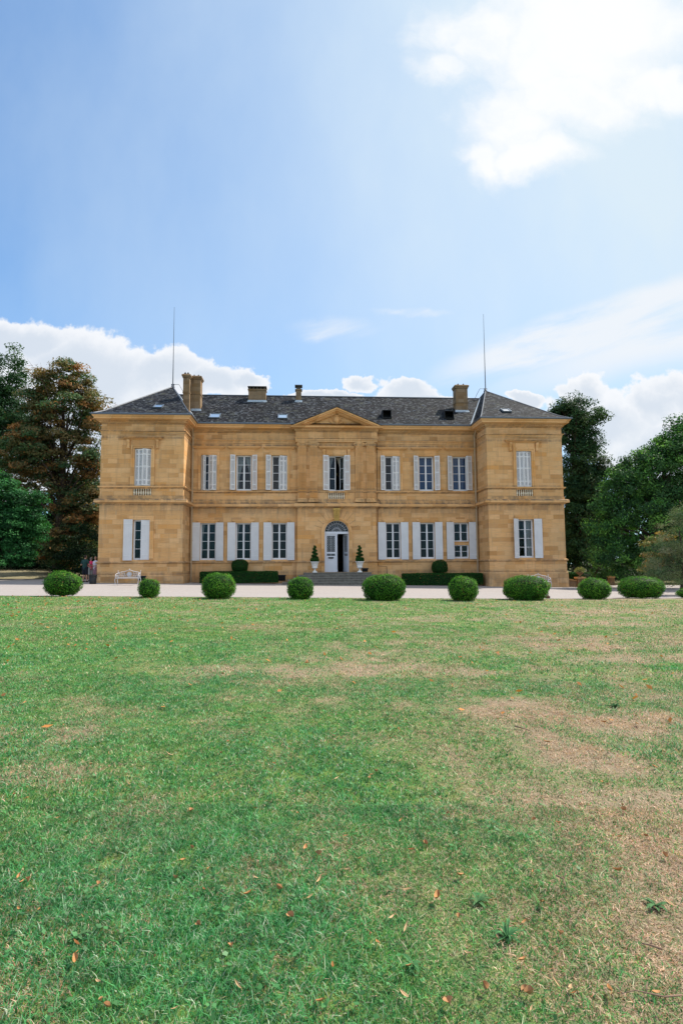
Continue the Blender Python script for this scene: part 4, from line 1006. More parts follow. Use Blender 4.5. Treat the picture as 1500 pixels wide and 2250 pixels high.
q = MB(); q.box(i0-1, i1+1, V1+.3, 14.7, 10.9, 10.95); q.build('attic_floor', wood_in, house)
# ------------------------------------------------------------------ clipped box balls on the lawn edge
def clip_shell(nl, shape, size, ha, hb, jit=.02):
    """leaves over a clipped surface. shape(n)->pos,nrm"""
    p, nr = shape(nl); p = p+nr*rng.normal(size=(nl, 1))*jit
    n2 = unit(nr*1.0+np.array([0, 0, .25])+rng.normal(size=(nl, 3))*.6)
    v, f = leaf_quads(p, n2, size*(.6+.8*rng.random(nl)), .55)
    j = rng.random((nl, 1)); q = rng.random((nl, 1)); c = np.array(ha)*(1-j)+np.array(hb)*j; c = np.where(q > .985, np.array([.30, .16, .05]), c)
    return v, f, np.repeat(c, 4, 0)
def merge(lst):
    off = 0; V = []; F_ = []; C = []
    for v, f, c in lst: V.append(v); F_.append(f+off); C.append(c); off += len(v)
    return np.concatenate(V), np.concatenate(F_), np.concatenate(C)
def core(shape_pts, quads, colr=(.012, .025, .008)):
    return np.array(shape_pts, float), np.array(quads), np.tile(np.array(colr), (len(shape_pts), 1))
def ball_shape(rx, ry, rz, zc, cut=.86, pw=2.5, seed=0):
    def fn(n, k=1.0):
        d = unit(rng.normal(size=(int(n*1.6), 3))); d = d[d[:, 2] > -cut][:n]
        while len(d) < n: d = np.concatenate([d, d[:n-len(d)]])
        r = (np.abs(d[:, 0])**pw+np.abs(d[:, 1])**pw+np.abs(d[:, 2])**pw)**(-1/pw)
        lump = 1+.12*(fbm(d[:, 0]*1.5+5, d[:, 2]*1.5+d[:, 1]*1.1+3, .6, 50+seed, 3)-.5)*2
        r = r*lump*k; p = d*r[:, None]*np.array([rx, ry, rz])+np.array([0, 0, zc])
        return p, unit(d/np.array([rx, ry, rz]))
    return fn
def core_ball(rx, ry, rz, zc, k=.93, pw=2.5, cut=.86):
    vs = []; N, M_ = 24, 14
    for j in range(M_+1):
        ph = -math.asin(cut)+(math.pi/2+math.asin(cut))*j/M_
        for i in range(N):
            t = 2*math.pi*i/N; d = (math.cos(ph)*math.cos(t), math.cos(ph)*math.sin(t), math.sin(ph)); r = sum(abs(q)**pw for q in d)**(-1/pw)*k
            vs.append((d[0]*r*rx, d[1]*r*ry, d[2]*r*rz+zc))
    fs = [(j*N+i, j*N+(i+1) % N, (j+1)*N+(i+1) % N, (j+1)*N+i) for j in range(M_) for i in range(N)]
    return core(vs, fs)
BALLS = [(101, 177, 1257, 1312), (305, 351, 1273, 1316), (444, 516, 1260, 1318), (631, 689, 1269, 1320), (798, 889, 1263, 1322), (985, 1049, 1267, 1323), (1106, 1203, 1266, 1321), (1271, 1338, 1271, 1319), (1361, 1453, 1267, 1316), (1488, 1540, 1292, 1316)]
BL = ['dark green clipped box ball leftmost on the lawn edge, near the people and bin', 'smallest full box ball, just right of the left ornate bench', 'round clipped box ball in front of the left low hedge',
      'round clipped box ball in front of the left end of the entrance steps', 'broad mounded box ball right of the entrance steps, speckled with yellowing tips', 'tall round box ball in front of the right low hedge',
      'widest box ball, in front of the right pavilion and partly hiding its bench', 'small flattened box ball in front of the stone pedestal and urn', 'long oblong box ball, second from the right, with an orange leaf on it', 'small clipped box ball cut by the right edge of the photo']
for i, (x0, x1, y0, y1) in enumerate(BALLS):
    xc, yc = gp((x0+x1)/2, y1-1.5); yc += .45; w = (x1-x0)/F_PX*math.hypot(yc, 0)/math.cos(0)/1.0; h = at((x0+x1)/2, y0, yc)[1]-gz(xc)
    xc = at((x0+x1)/2, (y0+y1)/2, yc)[0]
    rx = w/2-.02; rz = h*.53; zc = h-rz
    ry = rx*(.95 if i not in (4, 6, 8) else .75)
    sh_ = ball_shape(rx, ry, rz, zc, .84, 2.12 if i not in (4, 6, 8) else 2.35, i)
    top = (.045, .155, .022) if i != 4 else (.075, .17, .03)
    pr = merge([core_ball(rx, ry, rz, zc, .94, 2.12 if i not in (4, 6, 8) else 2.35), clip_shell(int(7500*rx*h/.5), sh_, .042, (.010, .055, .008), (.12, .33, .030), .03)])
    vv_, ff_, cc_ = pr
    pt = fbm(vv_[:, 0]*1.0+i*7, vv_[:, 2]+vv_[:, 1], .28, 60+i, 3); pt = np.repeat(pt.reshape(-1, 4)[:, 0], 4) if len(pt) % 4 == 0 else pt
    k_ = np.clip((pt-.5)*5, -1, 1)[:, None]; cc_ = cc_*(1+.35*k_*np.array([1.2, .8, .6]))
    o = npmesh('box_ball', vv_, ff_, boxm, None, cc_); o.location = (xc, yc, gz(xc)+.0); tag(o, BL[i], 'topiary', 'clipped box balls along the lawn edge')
    st = MB(); st.tube([(0, 0, -.05), (0, 0, zc-rz*.6)], [.06, .05], 7)
    for k in range(7): t = k*.9; st.tube([(0, 0, 0), (rx*.45*math.cos(t), ry*.45*math.sin(t), zc-rz*.75)], [.03, .012], 5)
    st.build('stem', bark, o)
# low hedges by the facade + mushroom topiaries
def box_shape(L, Wd, H):
    def fn(n):
        a = [L*H, L*H*.5, L*Wd, Wd*H, Wd*H]; a = np.array(a)/sum(a); ch = rng.choice(5, n, p=a); u, v = rng.random(n)-.5, rng.random(n)
        p = np.zeros((n, 3)); nr = np.zeros((n, 3))
        for k in range(5):
            m_ = ch == k
            if k == 0: p[m_] = np.stack([u[m_]*L, -Wd/2+0*u[m_], v[m_]*H], 1); nr[m_] = (0, -1, 0)
            if k == 1: p[m_] = np.stack([u[m_]*L, Wd/2+0*u[m_], v[m_]*H], 1); nr[m_] = (0, 1, 0)
            if k == 2: p[m_] = np.stack([u[m_]*L, (v[m_]-.5)*Wd, H+0*u[m_]], 1); nr[m_] = (0, 0, 1)
            if k == 3: p[m_] = np.stack([-L/2+0*u[m_], u[m_]*Wd, v[m_]*H], 1); nr[m_] = (-1, 0, 0)
            if k == 4: p[m_] = np.stack([L/2+0*u[m_], u[m_]*Wd, v[m_]*H], 1); nr[m_] = (1, 0, 0)
        # soften the arrises
        e = np.array([L/2, Wd/2, H]); q = np.abs(p)-e*np.array([1, 1, 1])+.10; q = np.maximum(q, 0); rr = np.linalg.norm(q, axis=1, keepdims=True); ex_ = np.maximum(rr-.10, 0)
        p = p-np.sign(p)*q/np.maximum(rr, 1e-6)*ex_
        p += nr*(fbm(p[:, 0]*1.+4, p[:, 2]+p[:, 1], .5, 77, 3)[:, None]-.5)*.07
        return p, nr
    return fn
HG = (.005, .034, .009); HGb = (.032, .13, .02)
def hedge(x0, x1, y0, y1, v, Wd, label):
    s0 = loc(x0, y1, v)[0]; s1 = loc(x1, y1, v)[0]; L = s1-s0; X, Y = h2w((s0+s1)/2, v+Wd/2); zt = loc((x0+x1)/2, y0, v)[1]; zb = gz(X); H = zt-zb
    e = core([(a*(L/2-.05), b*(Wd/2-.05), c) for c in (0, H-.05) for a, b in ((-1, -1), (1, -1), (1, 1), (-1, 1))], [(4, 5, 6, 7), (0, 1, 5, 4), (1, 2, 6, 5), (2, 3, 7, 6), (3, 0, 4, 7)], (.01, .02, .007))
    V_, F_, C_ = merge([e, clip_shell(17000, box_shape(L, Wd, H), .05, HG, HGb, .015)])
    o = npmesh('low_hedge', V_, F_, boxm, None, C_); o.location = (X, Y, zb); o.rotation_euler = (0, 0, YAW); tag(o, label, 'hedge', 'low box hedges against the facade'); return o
hedge(438, 610, 1256, 1281, .9, .8, 'low clipped box hedge left of the entrance steps, under the ground floor windows')
hedge(886, 1062, 1260, 1287, .6, .8, 'low clipped box hedge right of the entrance steps, ending at the right pavilion')
def mushroom(px, y0, ym, yb, hw, v, label):
    s_, zt = loc(px, y0, v); zm = loc(px, ym, v)[1]; X, Y = h2w(s_, v); zb = gz(X); w = hw/F_PX*Y
    root = empty('mushroom_topiary', (X, Y, zb)); tag(root, label, 'topiary', 'mushroom topiaries behind the low hedges')
    H0 = zm-zb; H1 = zt-zb; rz = (H1-H0)*.62; zc = H1-rz
    V_, F_, C_ = merge([core_ball(w, w, rz, zc, .93, 2.3, .62), clip_shell(5500, ball_shape(w, w, rz, zc, .62, 2.3, 3), .045, HG, HGb, .012)])
    npmesh('crown', V_, F_, boxm, root, C_)
    zd = loc(px, yb, v)[1]-zb; 
    V_, F_, C_ = merge([core_ball(w*.85, w*.85, .09, zd, .93, 3, .9), clip_shell(1800, ball_shape(w*.88, w*.88, .10, zd, .95, 3, 4), .045, HG, HGb, .012)])
    npmesh('lower_tier', V_, F_, boxm, root, C_)
    st = MB(); st.tube([(0, 0, 0), (.01, 0, zc-rz*.3)], [.06, .045], 8); st.build('trunk', bark, root)
mushroom(527, 1229, 1253, 1256, 18, 1.95, 'mushroom shaped clipped shrub on a stem behind the left low hedge')
mushroom(965, 1231, 1257, 1261, 17.5, 1.7, 'mushroom shaped clipped shrub on a stem behind the right low hedge')

# urns with spiral topiaries on the landing
def urn(s_, v, z, sc_, label, lab2, seed, thin):
    X, Y = h2w(s_, v); root = empty('garden_urn', (X, Y, z), YAW); tag(root, label, 'urn', 'white urns on the entrance landing')
    q = MB(); q.box(-.16, .16, -.16, .16, 0, .05); q.lathe([(.15, .05), (.14, .09), (.07, .13), (.045, .20), (.05, .25), (.09, .27)], seg=20); q.build('foot', urn_m, root, True)
    q = MB(); q.lathe([(.08, .265), (.15, .29), (.20, .33), (.21, .37), (.175, .40), (.175, .45), (.19, .55), (.225, .64), (.30, .71), (.315, .725), (.315, .755), (.28, .755), (.22, .70), (.20, .60)], seg=28, flute=.0); q.build('bowl', urn_m, root, True)
    q = MB()
    for k in range(18):
        t = 2*math.pi*k/18; q.tube([(.176*math.cos(t), .176*math.sin(t), .42), (.20*math.cos(t), .20*math.sin(t), .56), (.235*math.cos(t), .235*math.sin(t), .65)], .012, 4)
    q.build('gadroon', urn_m, root)
    tp = empty('spiral_topiary', (X, Y, z+.70), YAW); tag(tp, lab2, 'topiary', 'spiral topiaries in the white urns')
    lst = [core_ball(.27, .27, .17, .17, .9, 3, .9), clip_shell(2600, ball_shape(.28, .28, .175, .17, .95, 3, seed), .04, HG, HGb, .012)]
    K = 30; pts = []; 
    for k in range(K):
        t = k/(K-1); a = t*2*math.pi*3.3+seed; rr = .095*(1-t*.6); R1 = .17*(1-t)**.9*.75+.02*thin
        pts.append((R1*math.cos(a), R1*math.sin(a), .34+t*.78, rr+.035))
    for x, y, zz, rr in pts:
        lst.append(clip_shell(230, lambda n, x=x, y=y, zz=zz, rr=rr: ((lambda d: (d*rr*np.array([1, 1, .62])+np.array([x, y, zz]), d))(unit(rng.normal(size=(n, 3))))), .036, HG, HGb, .008))
        cb = core_ball(rr*.8, rr*.8, rr*.5, 0, .9, 2, .99); lst.append((cb[0]+np.array([x, y, zz]), cb[1], cb[2]))
    V_, F_, C_ = merge(lst); npmesh('foliage', V_, F_, boxm, tp, C_)
    st = MB(); st.tube([(0, 0, -.1), (0, 0, 1.1)], [.02, .01], 6); st.build('stem', bark, tp)
urn(-1.56, 1.35, DZ-.012, 1, 'white pedestal urn on the landing left of the open door', 'thin green spiral topiary in the urn left of the door', 0, 1)
urn(1.54, 1.35, DZ-.012, 1, 'white pedestal urn on the landing right of the open door, beside the cellar vent', 'fuller green spiral topiary in the urn right of the door', 2, 1.6)

# ------------------------------------------------------------------ trees
def ell_noise_clumps(ells, n, bias=2.4, seed=1):
    r = np.random.default_rng(seed); w = np.array([e[3]*e[4]*e[5]*(e[6] if len(e) > 6 else 1) for e in ells])**(2/3); w /= w.sum(); ch = r.choice(len(ells), n, p=w)
    d = unit(r.normal(size=(n, 3))); rad = r.random(n)**(1/(bias*1.6)); E_ = np.array([e[:6] for e in ells])[ch]
    return E_[:, :3]+d*rad[:, None]*E_[:, 3:6], d
def crown_mesh(clumps, dirs, per, crad, lsize, pal, seed, flat=.6, droop=.0, aspect=.5, upw=.5):
    r = np.random.default_rng(seed); n = len(clumps); K = per
    base = np.repeat(clumps, K, 0); dd = np.repeat(dirs, K, 0); cr = np.repeat(crad*(.6+.8*r.random(n)), K)
    g3 = unit(r.normal(size=(n*K, 3)))*(r.random((n*K, 1))**.45)
    off = g3*cr[:, None]*np.array([1, 1, flat]); off[:, 2] -= droop*(off[:, 0]**2+off[:, 1]**2)/np.maximum(cr, .1)
    pos = base+off; nr = unit(dd*.35+off/cr[:, None]*.5+np.array([0, 0, upw])+r.normal(size=(n*K, 3))*.45)
    v, f = leaf_quads(pos, nr, lsize*(.6+.8*r.random(n*K)), aspect)
    pal = np.array(pal); ci = r.random((n, 1)); k1 = r.integers(0, len(pal), n); k2 = r.integers(0, len(pal), n); cc = pal[k1]*(1-ci)+pal[k2]*ci
    lc = np.repeat(cc, K, 0)*(.65+.7*r.random((n*K, 1))); mixi = r.random(n*K) < .18; lc[mixi] = pal[r.integers(0, len(pal), mixi.sum())]
    return v, f, np.repeat(lc, 4, 0)
def trunk_mesh(base, th, tr, clumps, root, seed, nb=26, lean=(0, 0), mat_=None):
    r = np.random.default_rng(seed); q = MB(); top = Vector((lean[0], lean[1], th)); mid = Vector((lean[0]*.4+.15, lean[1]*.4, th*.5))
    P_ = [Vector((0, 0, -.3)), Vector((0, 0, .4)), mid, top]
    q.tube(P_, [tr*1.35, tr, tr*.75, tr*.28], 10)
    tk = q.build('trunk', mat_ or bark, root, True)
    q = MB(); sel = r.choice(len(clumps), min(nb, len(clumps)), replace=False)
    for i in sel:
        c = Vector(clumps[i]); t = min(.95, max(.18, (c.z/th)*.62)); s_ = (P_[1].lerp(mid, t*2) if t < .5 else mid.lerp(top, t*2-1)); m1 = s_.lerp(c, .45)+Vector((r.normal()*.25, r.normal()*.25, .35)); m2 = s_.lerp(c, .8)+Vector((r.normal()*.2, r.normal()*.2, .15))
        r0 = tr*.32*(1-t*.6); q.tube([s_, m1, m2, c], [r0, r0*.6, r0*.35, r0*.12], 6)
        for _ in range(4):
            e = c+Vector((r.normal()*.6, r.normal()*.6, abs(r.normal())*.5)); q.tube([m2, m2.lerp(e, .5)+Vector((0, 0, .1)), e], [r0*.25, r0*.16, r0*.06], 4)
    q.build('limbs', mat_ or bark, root, True)
def tree(name, label, px, y, ells_px, n, per, crad, ls, pal, seed, tr=.35, bias=2.4, group='trees around the chateau', cat='tree', nb=26, top=None, **kw):
    """ells_px: ellipses in photo pixels (cx, cy, rx, ry, depth_factor[, dy])"""
    X = at(px, 1240, y)[0]; Z = gz(X); root = empty(name, (X, y, Z)); tag(root, label, cat, group)
    ells = []
    for e in ells_px:
        cx, cy, rx, ry, df = e[:5]; oy = e[5] if len(e) > 5 else 0; ex_, ez_ = at(cx, cy, y+oy); k = (y+oy)/F_PX; ells.append((ex_-X, oy, ez_-Z, rx*k, rx*k*df, ry*k, e[6] if len(e) > 6 else 1))
    cl, d = ell_noise_clumps(ells, n, bias, seed)
    ok = cl[:, 2] > .25; cl = cl[ok]; d = d[ok]
    V_, F_, C_ = crown_mesh(cl, d, per, crad, ls, pal, seed+1, **kw)
    th = (top or max(e[2] for e in ells)*.8); trunk_mesh(None, th, tr, cl, root, seed+2, nb)
    npmesh('crown', V_, F_, leafm, root, C_); return root
BR = [tuple(1.65*q_ for q_ in w_) for w_ in [(.15, .080, .030), (.10, .080, .032), (.045, .075, .028), (.20, .095, .032), (.030, .065, .028), (.045, .070, .030), (.12, .090, .04), (.035, .075, .030)]]
tree('chestnut_tree', 'tall horse chestnut with browning rust coloured leaves left of the left pavilion', 128, 53,
     [(135, 865, 80, 76, .9, 0, .55), (85, 870, 45, 55, .9, 0, .5), (200, 905, 52, 62, .8, 0, .8), (150, 830, 50, 42, .8, 0, .5), (100, 960, 75, 60, 1), (190, 980, 34, 60, .7), (60, 1020, 62, 60, .9), (135, 1060, 60, 60, .9), (175, 1130, 42, 55, .8), (130, 1190, 62, 52, .9), (60, 960, 50, 80, .8), (160, 1215, 45, 30, .9), (203, 1095, 22, 50, .8), (205, 1165, 20, 50, .8), (198, 1020, 28, 40, .7)],
     560, 170, .85, .25, BR, 31, tr=.5, bias=1.7, nb=70, flat=.45, droop=.30, aspect=.42, top=15)
GD = [(.020, .060, .024), (.036, .095, .032), (.026, .075, .028), (.055, .115, .035)]
tree('broadleaf_tree', 'tall dark green tree cut by the left edge of the photo behind the browning chestnut', -20, 58, [(-10, 830, 62, 70, 1), (-40, 900, 80, 90, 1), (30, 800, 28, 40, .9), (-60, 1020, 90, 90, 1), (10, 900, 45, 60, .9), (20, 960, 60, 70, 1), (0, 1040, 60, 60, 1)], 340, 190, 1.0, .22, GD, 41, tr=.5, bias=2.6)
GM = [(.016, .085, .028), (.030, .14, .040), (.018, .065, .026), (.045, .18, .050)]
tree('hornbeam_tree', 'bright green tree with layered low branches at the left edge in front of the chestnut', -10, 45, [(-20, 1085, 70, 55, 1), (5, 1062, 30, 34, 1), (30, 1120, 52, 50, 1), (62, 1128, 30, 20, 1), (72, 1150, 24, 20, 1), (-30, 1160, 90, 65, 1), (45, 1150, 44, 40, .9), (10, 1205, 60, 38, 1), (-60, 1200, 70, 40, 1), (75, 1100, 22, 28, .9), (55, 1195, 40, 30, .9), (80, 1165, 20, 25, .9), (-10, 1228, 70, 20, 1), (35, 1225, 40, 16, .9)], 330, 200, .75, .17, GM, 51, tr=.3, bias=2.6, flat=.4, droop=.15, aspect=.5)
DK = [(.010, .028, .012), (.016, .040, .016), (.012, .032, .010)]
def woodland(label, spans, y, seed, n, per, pal, ls=.25, crad=1.2):
    r = np.random.default_rng(seed); cl = []; 
    for x0, x1, ytop0, ytop1, yb in spans:
        X0 = at(x0, 1240, y)[0]; X1 = at(x1, 1240, y)[0]
        for k in range(int(n*(X1-X0)/30)):
            t = r.random(); X = X0+(X1-X0)*t; zt = at(x0+(x1-x0)*t, ytop0+(ytop1-ytop0)*t, y)[1]; z = .3+(zt-.3)*r.random()**.8
            cl.append((X, y+r.normal()*1.2, z+gz(X)))
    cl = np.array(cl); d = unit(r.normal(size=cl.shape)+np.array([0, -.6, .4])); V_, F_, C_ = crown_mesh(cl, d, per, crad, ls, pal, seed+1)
    o = npmesh('woodland', V_, F_, leafm, None, C_); tag(o, label, 'woodland', kind='stuff'); return o
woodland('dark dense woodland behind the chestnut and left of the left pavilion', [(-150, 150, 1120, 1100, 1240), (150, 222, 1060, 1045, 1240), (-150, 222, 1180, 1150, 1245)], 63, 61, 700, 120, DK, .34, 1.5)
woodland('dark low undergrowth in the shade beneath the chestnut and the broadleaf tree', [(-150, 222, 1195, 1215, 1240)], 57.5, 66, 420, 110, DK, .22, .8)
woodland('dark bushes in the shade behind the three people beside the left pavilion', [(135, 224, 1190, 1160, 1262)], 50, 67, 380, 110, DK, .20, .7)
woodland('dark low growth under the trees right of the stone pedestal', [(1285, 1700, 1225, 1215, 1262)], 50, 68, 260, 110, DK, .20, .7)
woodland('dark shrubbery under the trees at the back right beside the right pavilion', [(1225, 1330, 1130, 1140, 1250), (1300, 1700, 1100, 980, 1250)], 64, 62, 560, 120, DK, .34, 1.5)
GE = [(.030, .082, .030), (.020, .060, .026), (.045, .105, .034), (.022, .065, .032), (.055, .095, .026)]
tree('lime_tree', 'tall irregular dark green tree rising right beside the right pavilion', 1268, 55,
     [(1265, 915, 52, 42, .9), (1292, 955, 24, 55, .8), (1240, 905, 24, 28, .8), (1255, 965, 30, 45, .9), (1275, 1040, 52, 55, .9), (1310, 1035, 22, 45, .8), (1265, 1110, 55, 60, 1), (1290, 1090, 42, 60, 1), (1270, 1185, 58, 55, 1), (1322, 912, 10, 9, .6)],
     460, 190, .85, .20, GE, 71, tr=.42, bias=2.0, nb=50, flat=.6, droop=.1)
GR = [(.08, .22, .045), (.035, .11, .030), (.18, .38, .075), (.022, .07, .025), (.05, .12, .04), (.028, .08, .030)]
tree('maple_tree', 'broad bright green tree with sunlit pointed shoots at the right edge of the photo', 1440, 40,
     [(1375, 1075, 48, 55, 1), (1420, 1045, 60, 60, 1), (1475, 1000, 52, 60, 1), (1400, 1025, 34, 38, 1), (1445, 990, 36, 42, 1), (1500, 960, 40, 48, 1), (1530, 990, 70, 75, 1), (1350, 1150, 42, 60, 1), (1430, 1140, 80, 75, 1), (1520, 1120, 90, 90, 1), (1360, 1225, 45, 42, 1), (1450, 1220, 80, 45, 1), (1335, 1090, 22, 30, .9), (1322, 1150, 36, 46, .9), (1325, 1215, 36, 44, 1), (1350, 1060, 20, 26, .9), (1600, 1050, 90, 110, 1)],
     680, 200, .60, .15, GR, 81, tr=.35, bias=2.7, nb=40, flat=.75, upw=.35)
# upright leafy shoots along the top of the maple
GW = [(.12, .18, .09), (.07, .13, .06), (.24, .24, .15), (.05, .11, .06), (.16, .19, .09)]
tree('willow_shrub', 'wispy grey-green shrub with pale seed heads in front of the maple at the right edge', 1495, 31,
     [(1490, 1170, 42, 48, 1), (1470, 1215, 48, 36, 1), (1510, 1230, 50, 45, 1), (1455, 1255, 40, 26, 1), (1500, 1130, 22, 22, 1), (1475, 1265, 40, 20, 1)], 150, 170, .42, .085, GW, 91, tr=.10, bias=2.2, group='shrubs on the right', cat='shrub', flat=.6, aspect=.25, upw=.1)
MG = [(.38, .22, .07), (.20, .20, .07), (.40, .31, .15), (.10, .18, .05)]
tree('magnolia_shrub', 'shrub with orange-brown tinged leaves left of the wispy shrub at the right edge', 1440, 32.5, [(1430, 1190, 20, 10, .9), (1450, 1180, 24, 12, .9), (1432, 1222, 22, 10, 1), (1425, 1247, 18, 12, 1), (1450, 1232, 26, 14, 1)], 60, 45, .36, .14, MG, 95, tr=.06, bias=2, group='shrubs on the right', cat='shrub', flat=.5, nb=20)
VN = [(.05, .14, .04), (.09, .20, .06), (.035, .10, .03)]
tree('climbing_vine', 'light green vine trailing down between the trees right of the pavilion', 1303, 44, [(1303, 1205, 9, 22, .8), (1308, 1235, 12, 18, .8), (1320, 1256, 24, 12, .8), (1298, 1222, 6, 14, .8), (1340, 1250, 18, 16, 1)], 80, 90, .26, .10, VN, 97, tr=.05, group='shrubs on the right', cat='vine')
# clipped shrub bank behind the garden wall
sh_root = hedge(1250, 1312, 1258, 1274, 5.6, .9, 'low dark hedge behind the stone pedestal right of the right pavilion'); sh_root['group'] = 'low hedges right of the pavilion'

# ------------------------------------------------------------------ garden wall, pedestals
def planter(px, ytop, ymid, ybot, w, y, label, lab2):
    X, zb = at(px, ybot, y); z1 = at(px, ymid, y)[1]; zt = at(px, ytop, y)[1]; hw = w/2/F_PX*y; zb = gz(X); H = z1-zb
    root = empty('stone_pedestal', (X, y, zb)); tag(root, label, 'pedestal', 'stone pedestals right of the chateau')
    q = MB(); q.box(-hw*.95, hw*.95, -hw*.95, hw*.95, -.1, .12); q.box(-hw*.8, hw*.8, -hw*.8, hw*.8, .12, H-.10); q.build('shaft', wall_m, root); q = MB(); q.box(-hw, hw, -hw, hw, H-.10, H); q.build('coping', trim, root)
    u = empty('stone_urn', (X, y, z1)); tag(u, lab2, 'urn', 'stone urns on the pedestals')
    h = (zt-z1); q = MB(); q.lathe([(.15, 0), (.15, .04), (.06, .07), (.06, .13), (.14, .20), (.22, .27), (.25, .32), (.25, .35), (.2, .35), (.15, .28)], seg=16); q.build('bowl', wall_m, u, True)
    r = np.random.default_rng(int(px)); n_ = 420; a = r.random(n_)*6.28; el = r.random(n_)*1.3; L = .30+.22*r.random(n_); d = np.stack([np.cos(a)*np.cos(el), np.sin(a)*np.cos(el), np.sin(el)], 1)
    pos = d*L[:, None]*.75+np.array([0, 0, .35]); v, f = leaf_quads(pos, unit(np.cross(d, r.normal(size=(n_, 3)))), .13, .2); npmesh('foliage', v, f, leafm, u, np.repeat(np.array([.20, .22, .10])*(.5+r.random((n_, 1))), 4, 0))
planter(1274, 1247, 1268, 1287, 19, 41.5, 'square stone pedestal at the end of the garden wall right of the right pavilion', 'stone urn with spiky grey-green plant on the pedestal by the garden wall')
planter(1342, 1250, 1266, 1283, 13, 45.5, 'smaller stone pedestal in the shade further right, left of the oblong box ball', 'small shaded stone urn with plants above the oblong box ball')
q = MB(); X0, Z0 = at(1243, 1284, 41.6); X1, Z1 = at(1265, 1286, 41.6)
zl = at(1247, 1272, 41.6)[1]; zr = at(1264, 1277, 41.6)[1]
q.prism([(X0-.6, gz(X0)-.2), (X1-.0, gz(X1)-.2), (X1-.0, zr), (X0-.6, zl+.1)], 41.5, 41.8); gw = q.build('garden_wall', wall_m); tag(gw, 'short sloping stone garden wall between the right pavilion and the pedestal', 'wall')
q = MB(); q.obox((X0-.6, 41.46, zl+.102), (X1-X0+.6, 0, zr-zl-.1), (0, .38, 0), (0, 0, .07)); q.build('coping', trim, gw)
# small terracotta block lying by the lawn edge
bx_, by_ = gp(1203, 1315); q = MB(); q.box(-.09, .09, -.07, .07, 0, .10); q.tube([(-.05, 0, .10), (.06, 0, .12)], .03, 6); ob = q.build('ground_spotlight', simple('rust_brown', (.10, .04, .025), .7), bevel=.01); ob.location = (bx_, by_+.05, gz(bx_)); tag(ob, 'small rusty brown ground spotlight beside the widest box ball', 'spotlight')

# ------------------------------------------------------------------ bin
X, Y = gp(203, 1281.8); q = MB(); q.lathe([(.20, 0), (.215, .30), (.235, .52), (.25, .525), (.25, .56), (.225, .56), (.21, .50), (.19, .06)], seg=24); ob = q.build('waste_bin', bin_m, None, True); ob.location = (X, Y+.1, gz(X)-.04); tag(ob, 'black round plastic bin standing at the corner of the left pavilion', 'bin')
q = MB()
for z in (.38,): q.tube([(.228*math.cos(t), .228*math.sin(t), z) for t in [k*math.pi/12 for k in range(25)]], .012, 5)
q.build('rib', bin_m, ob)

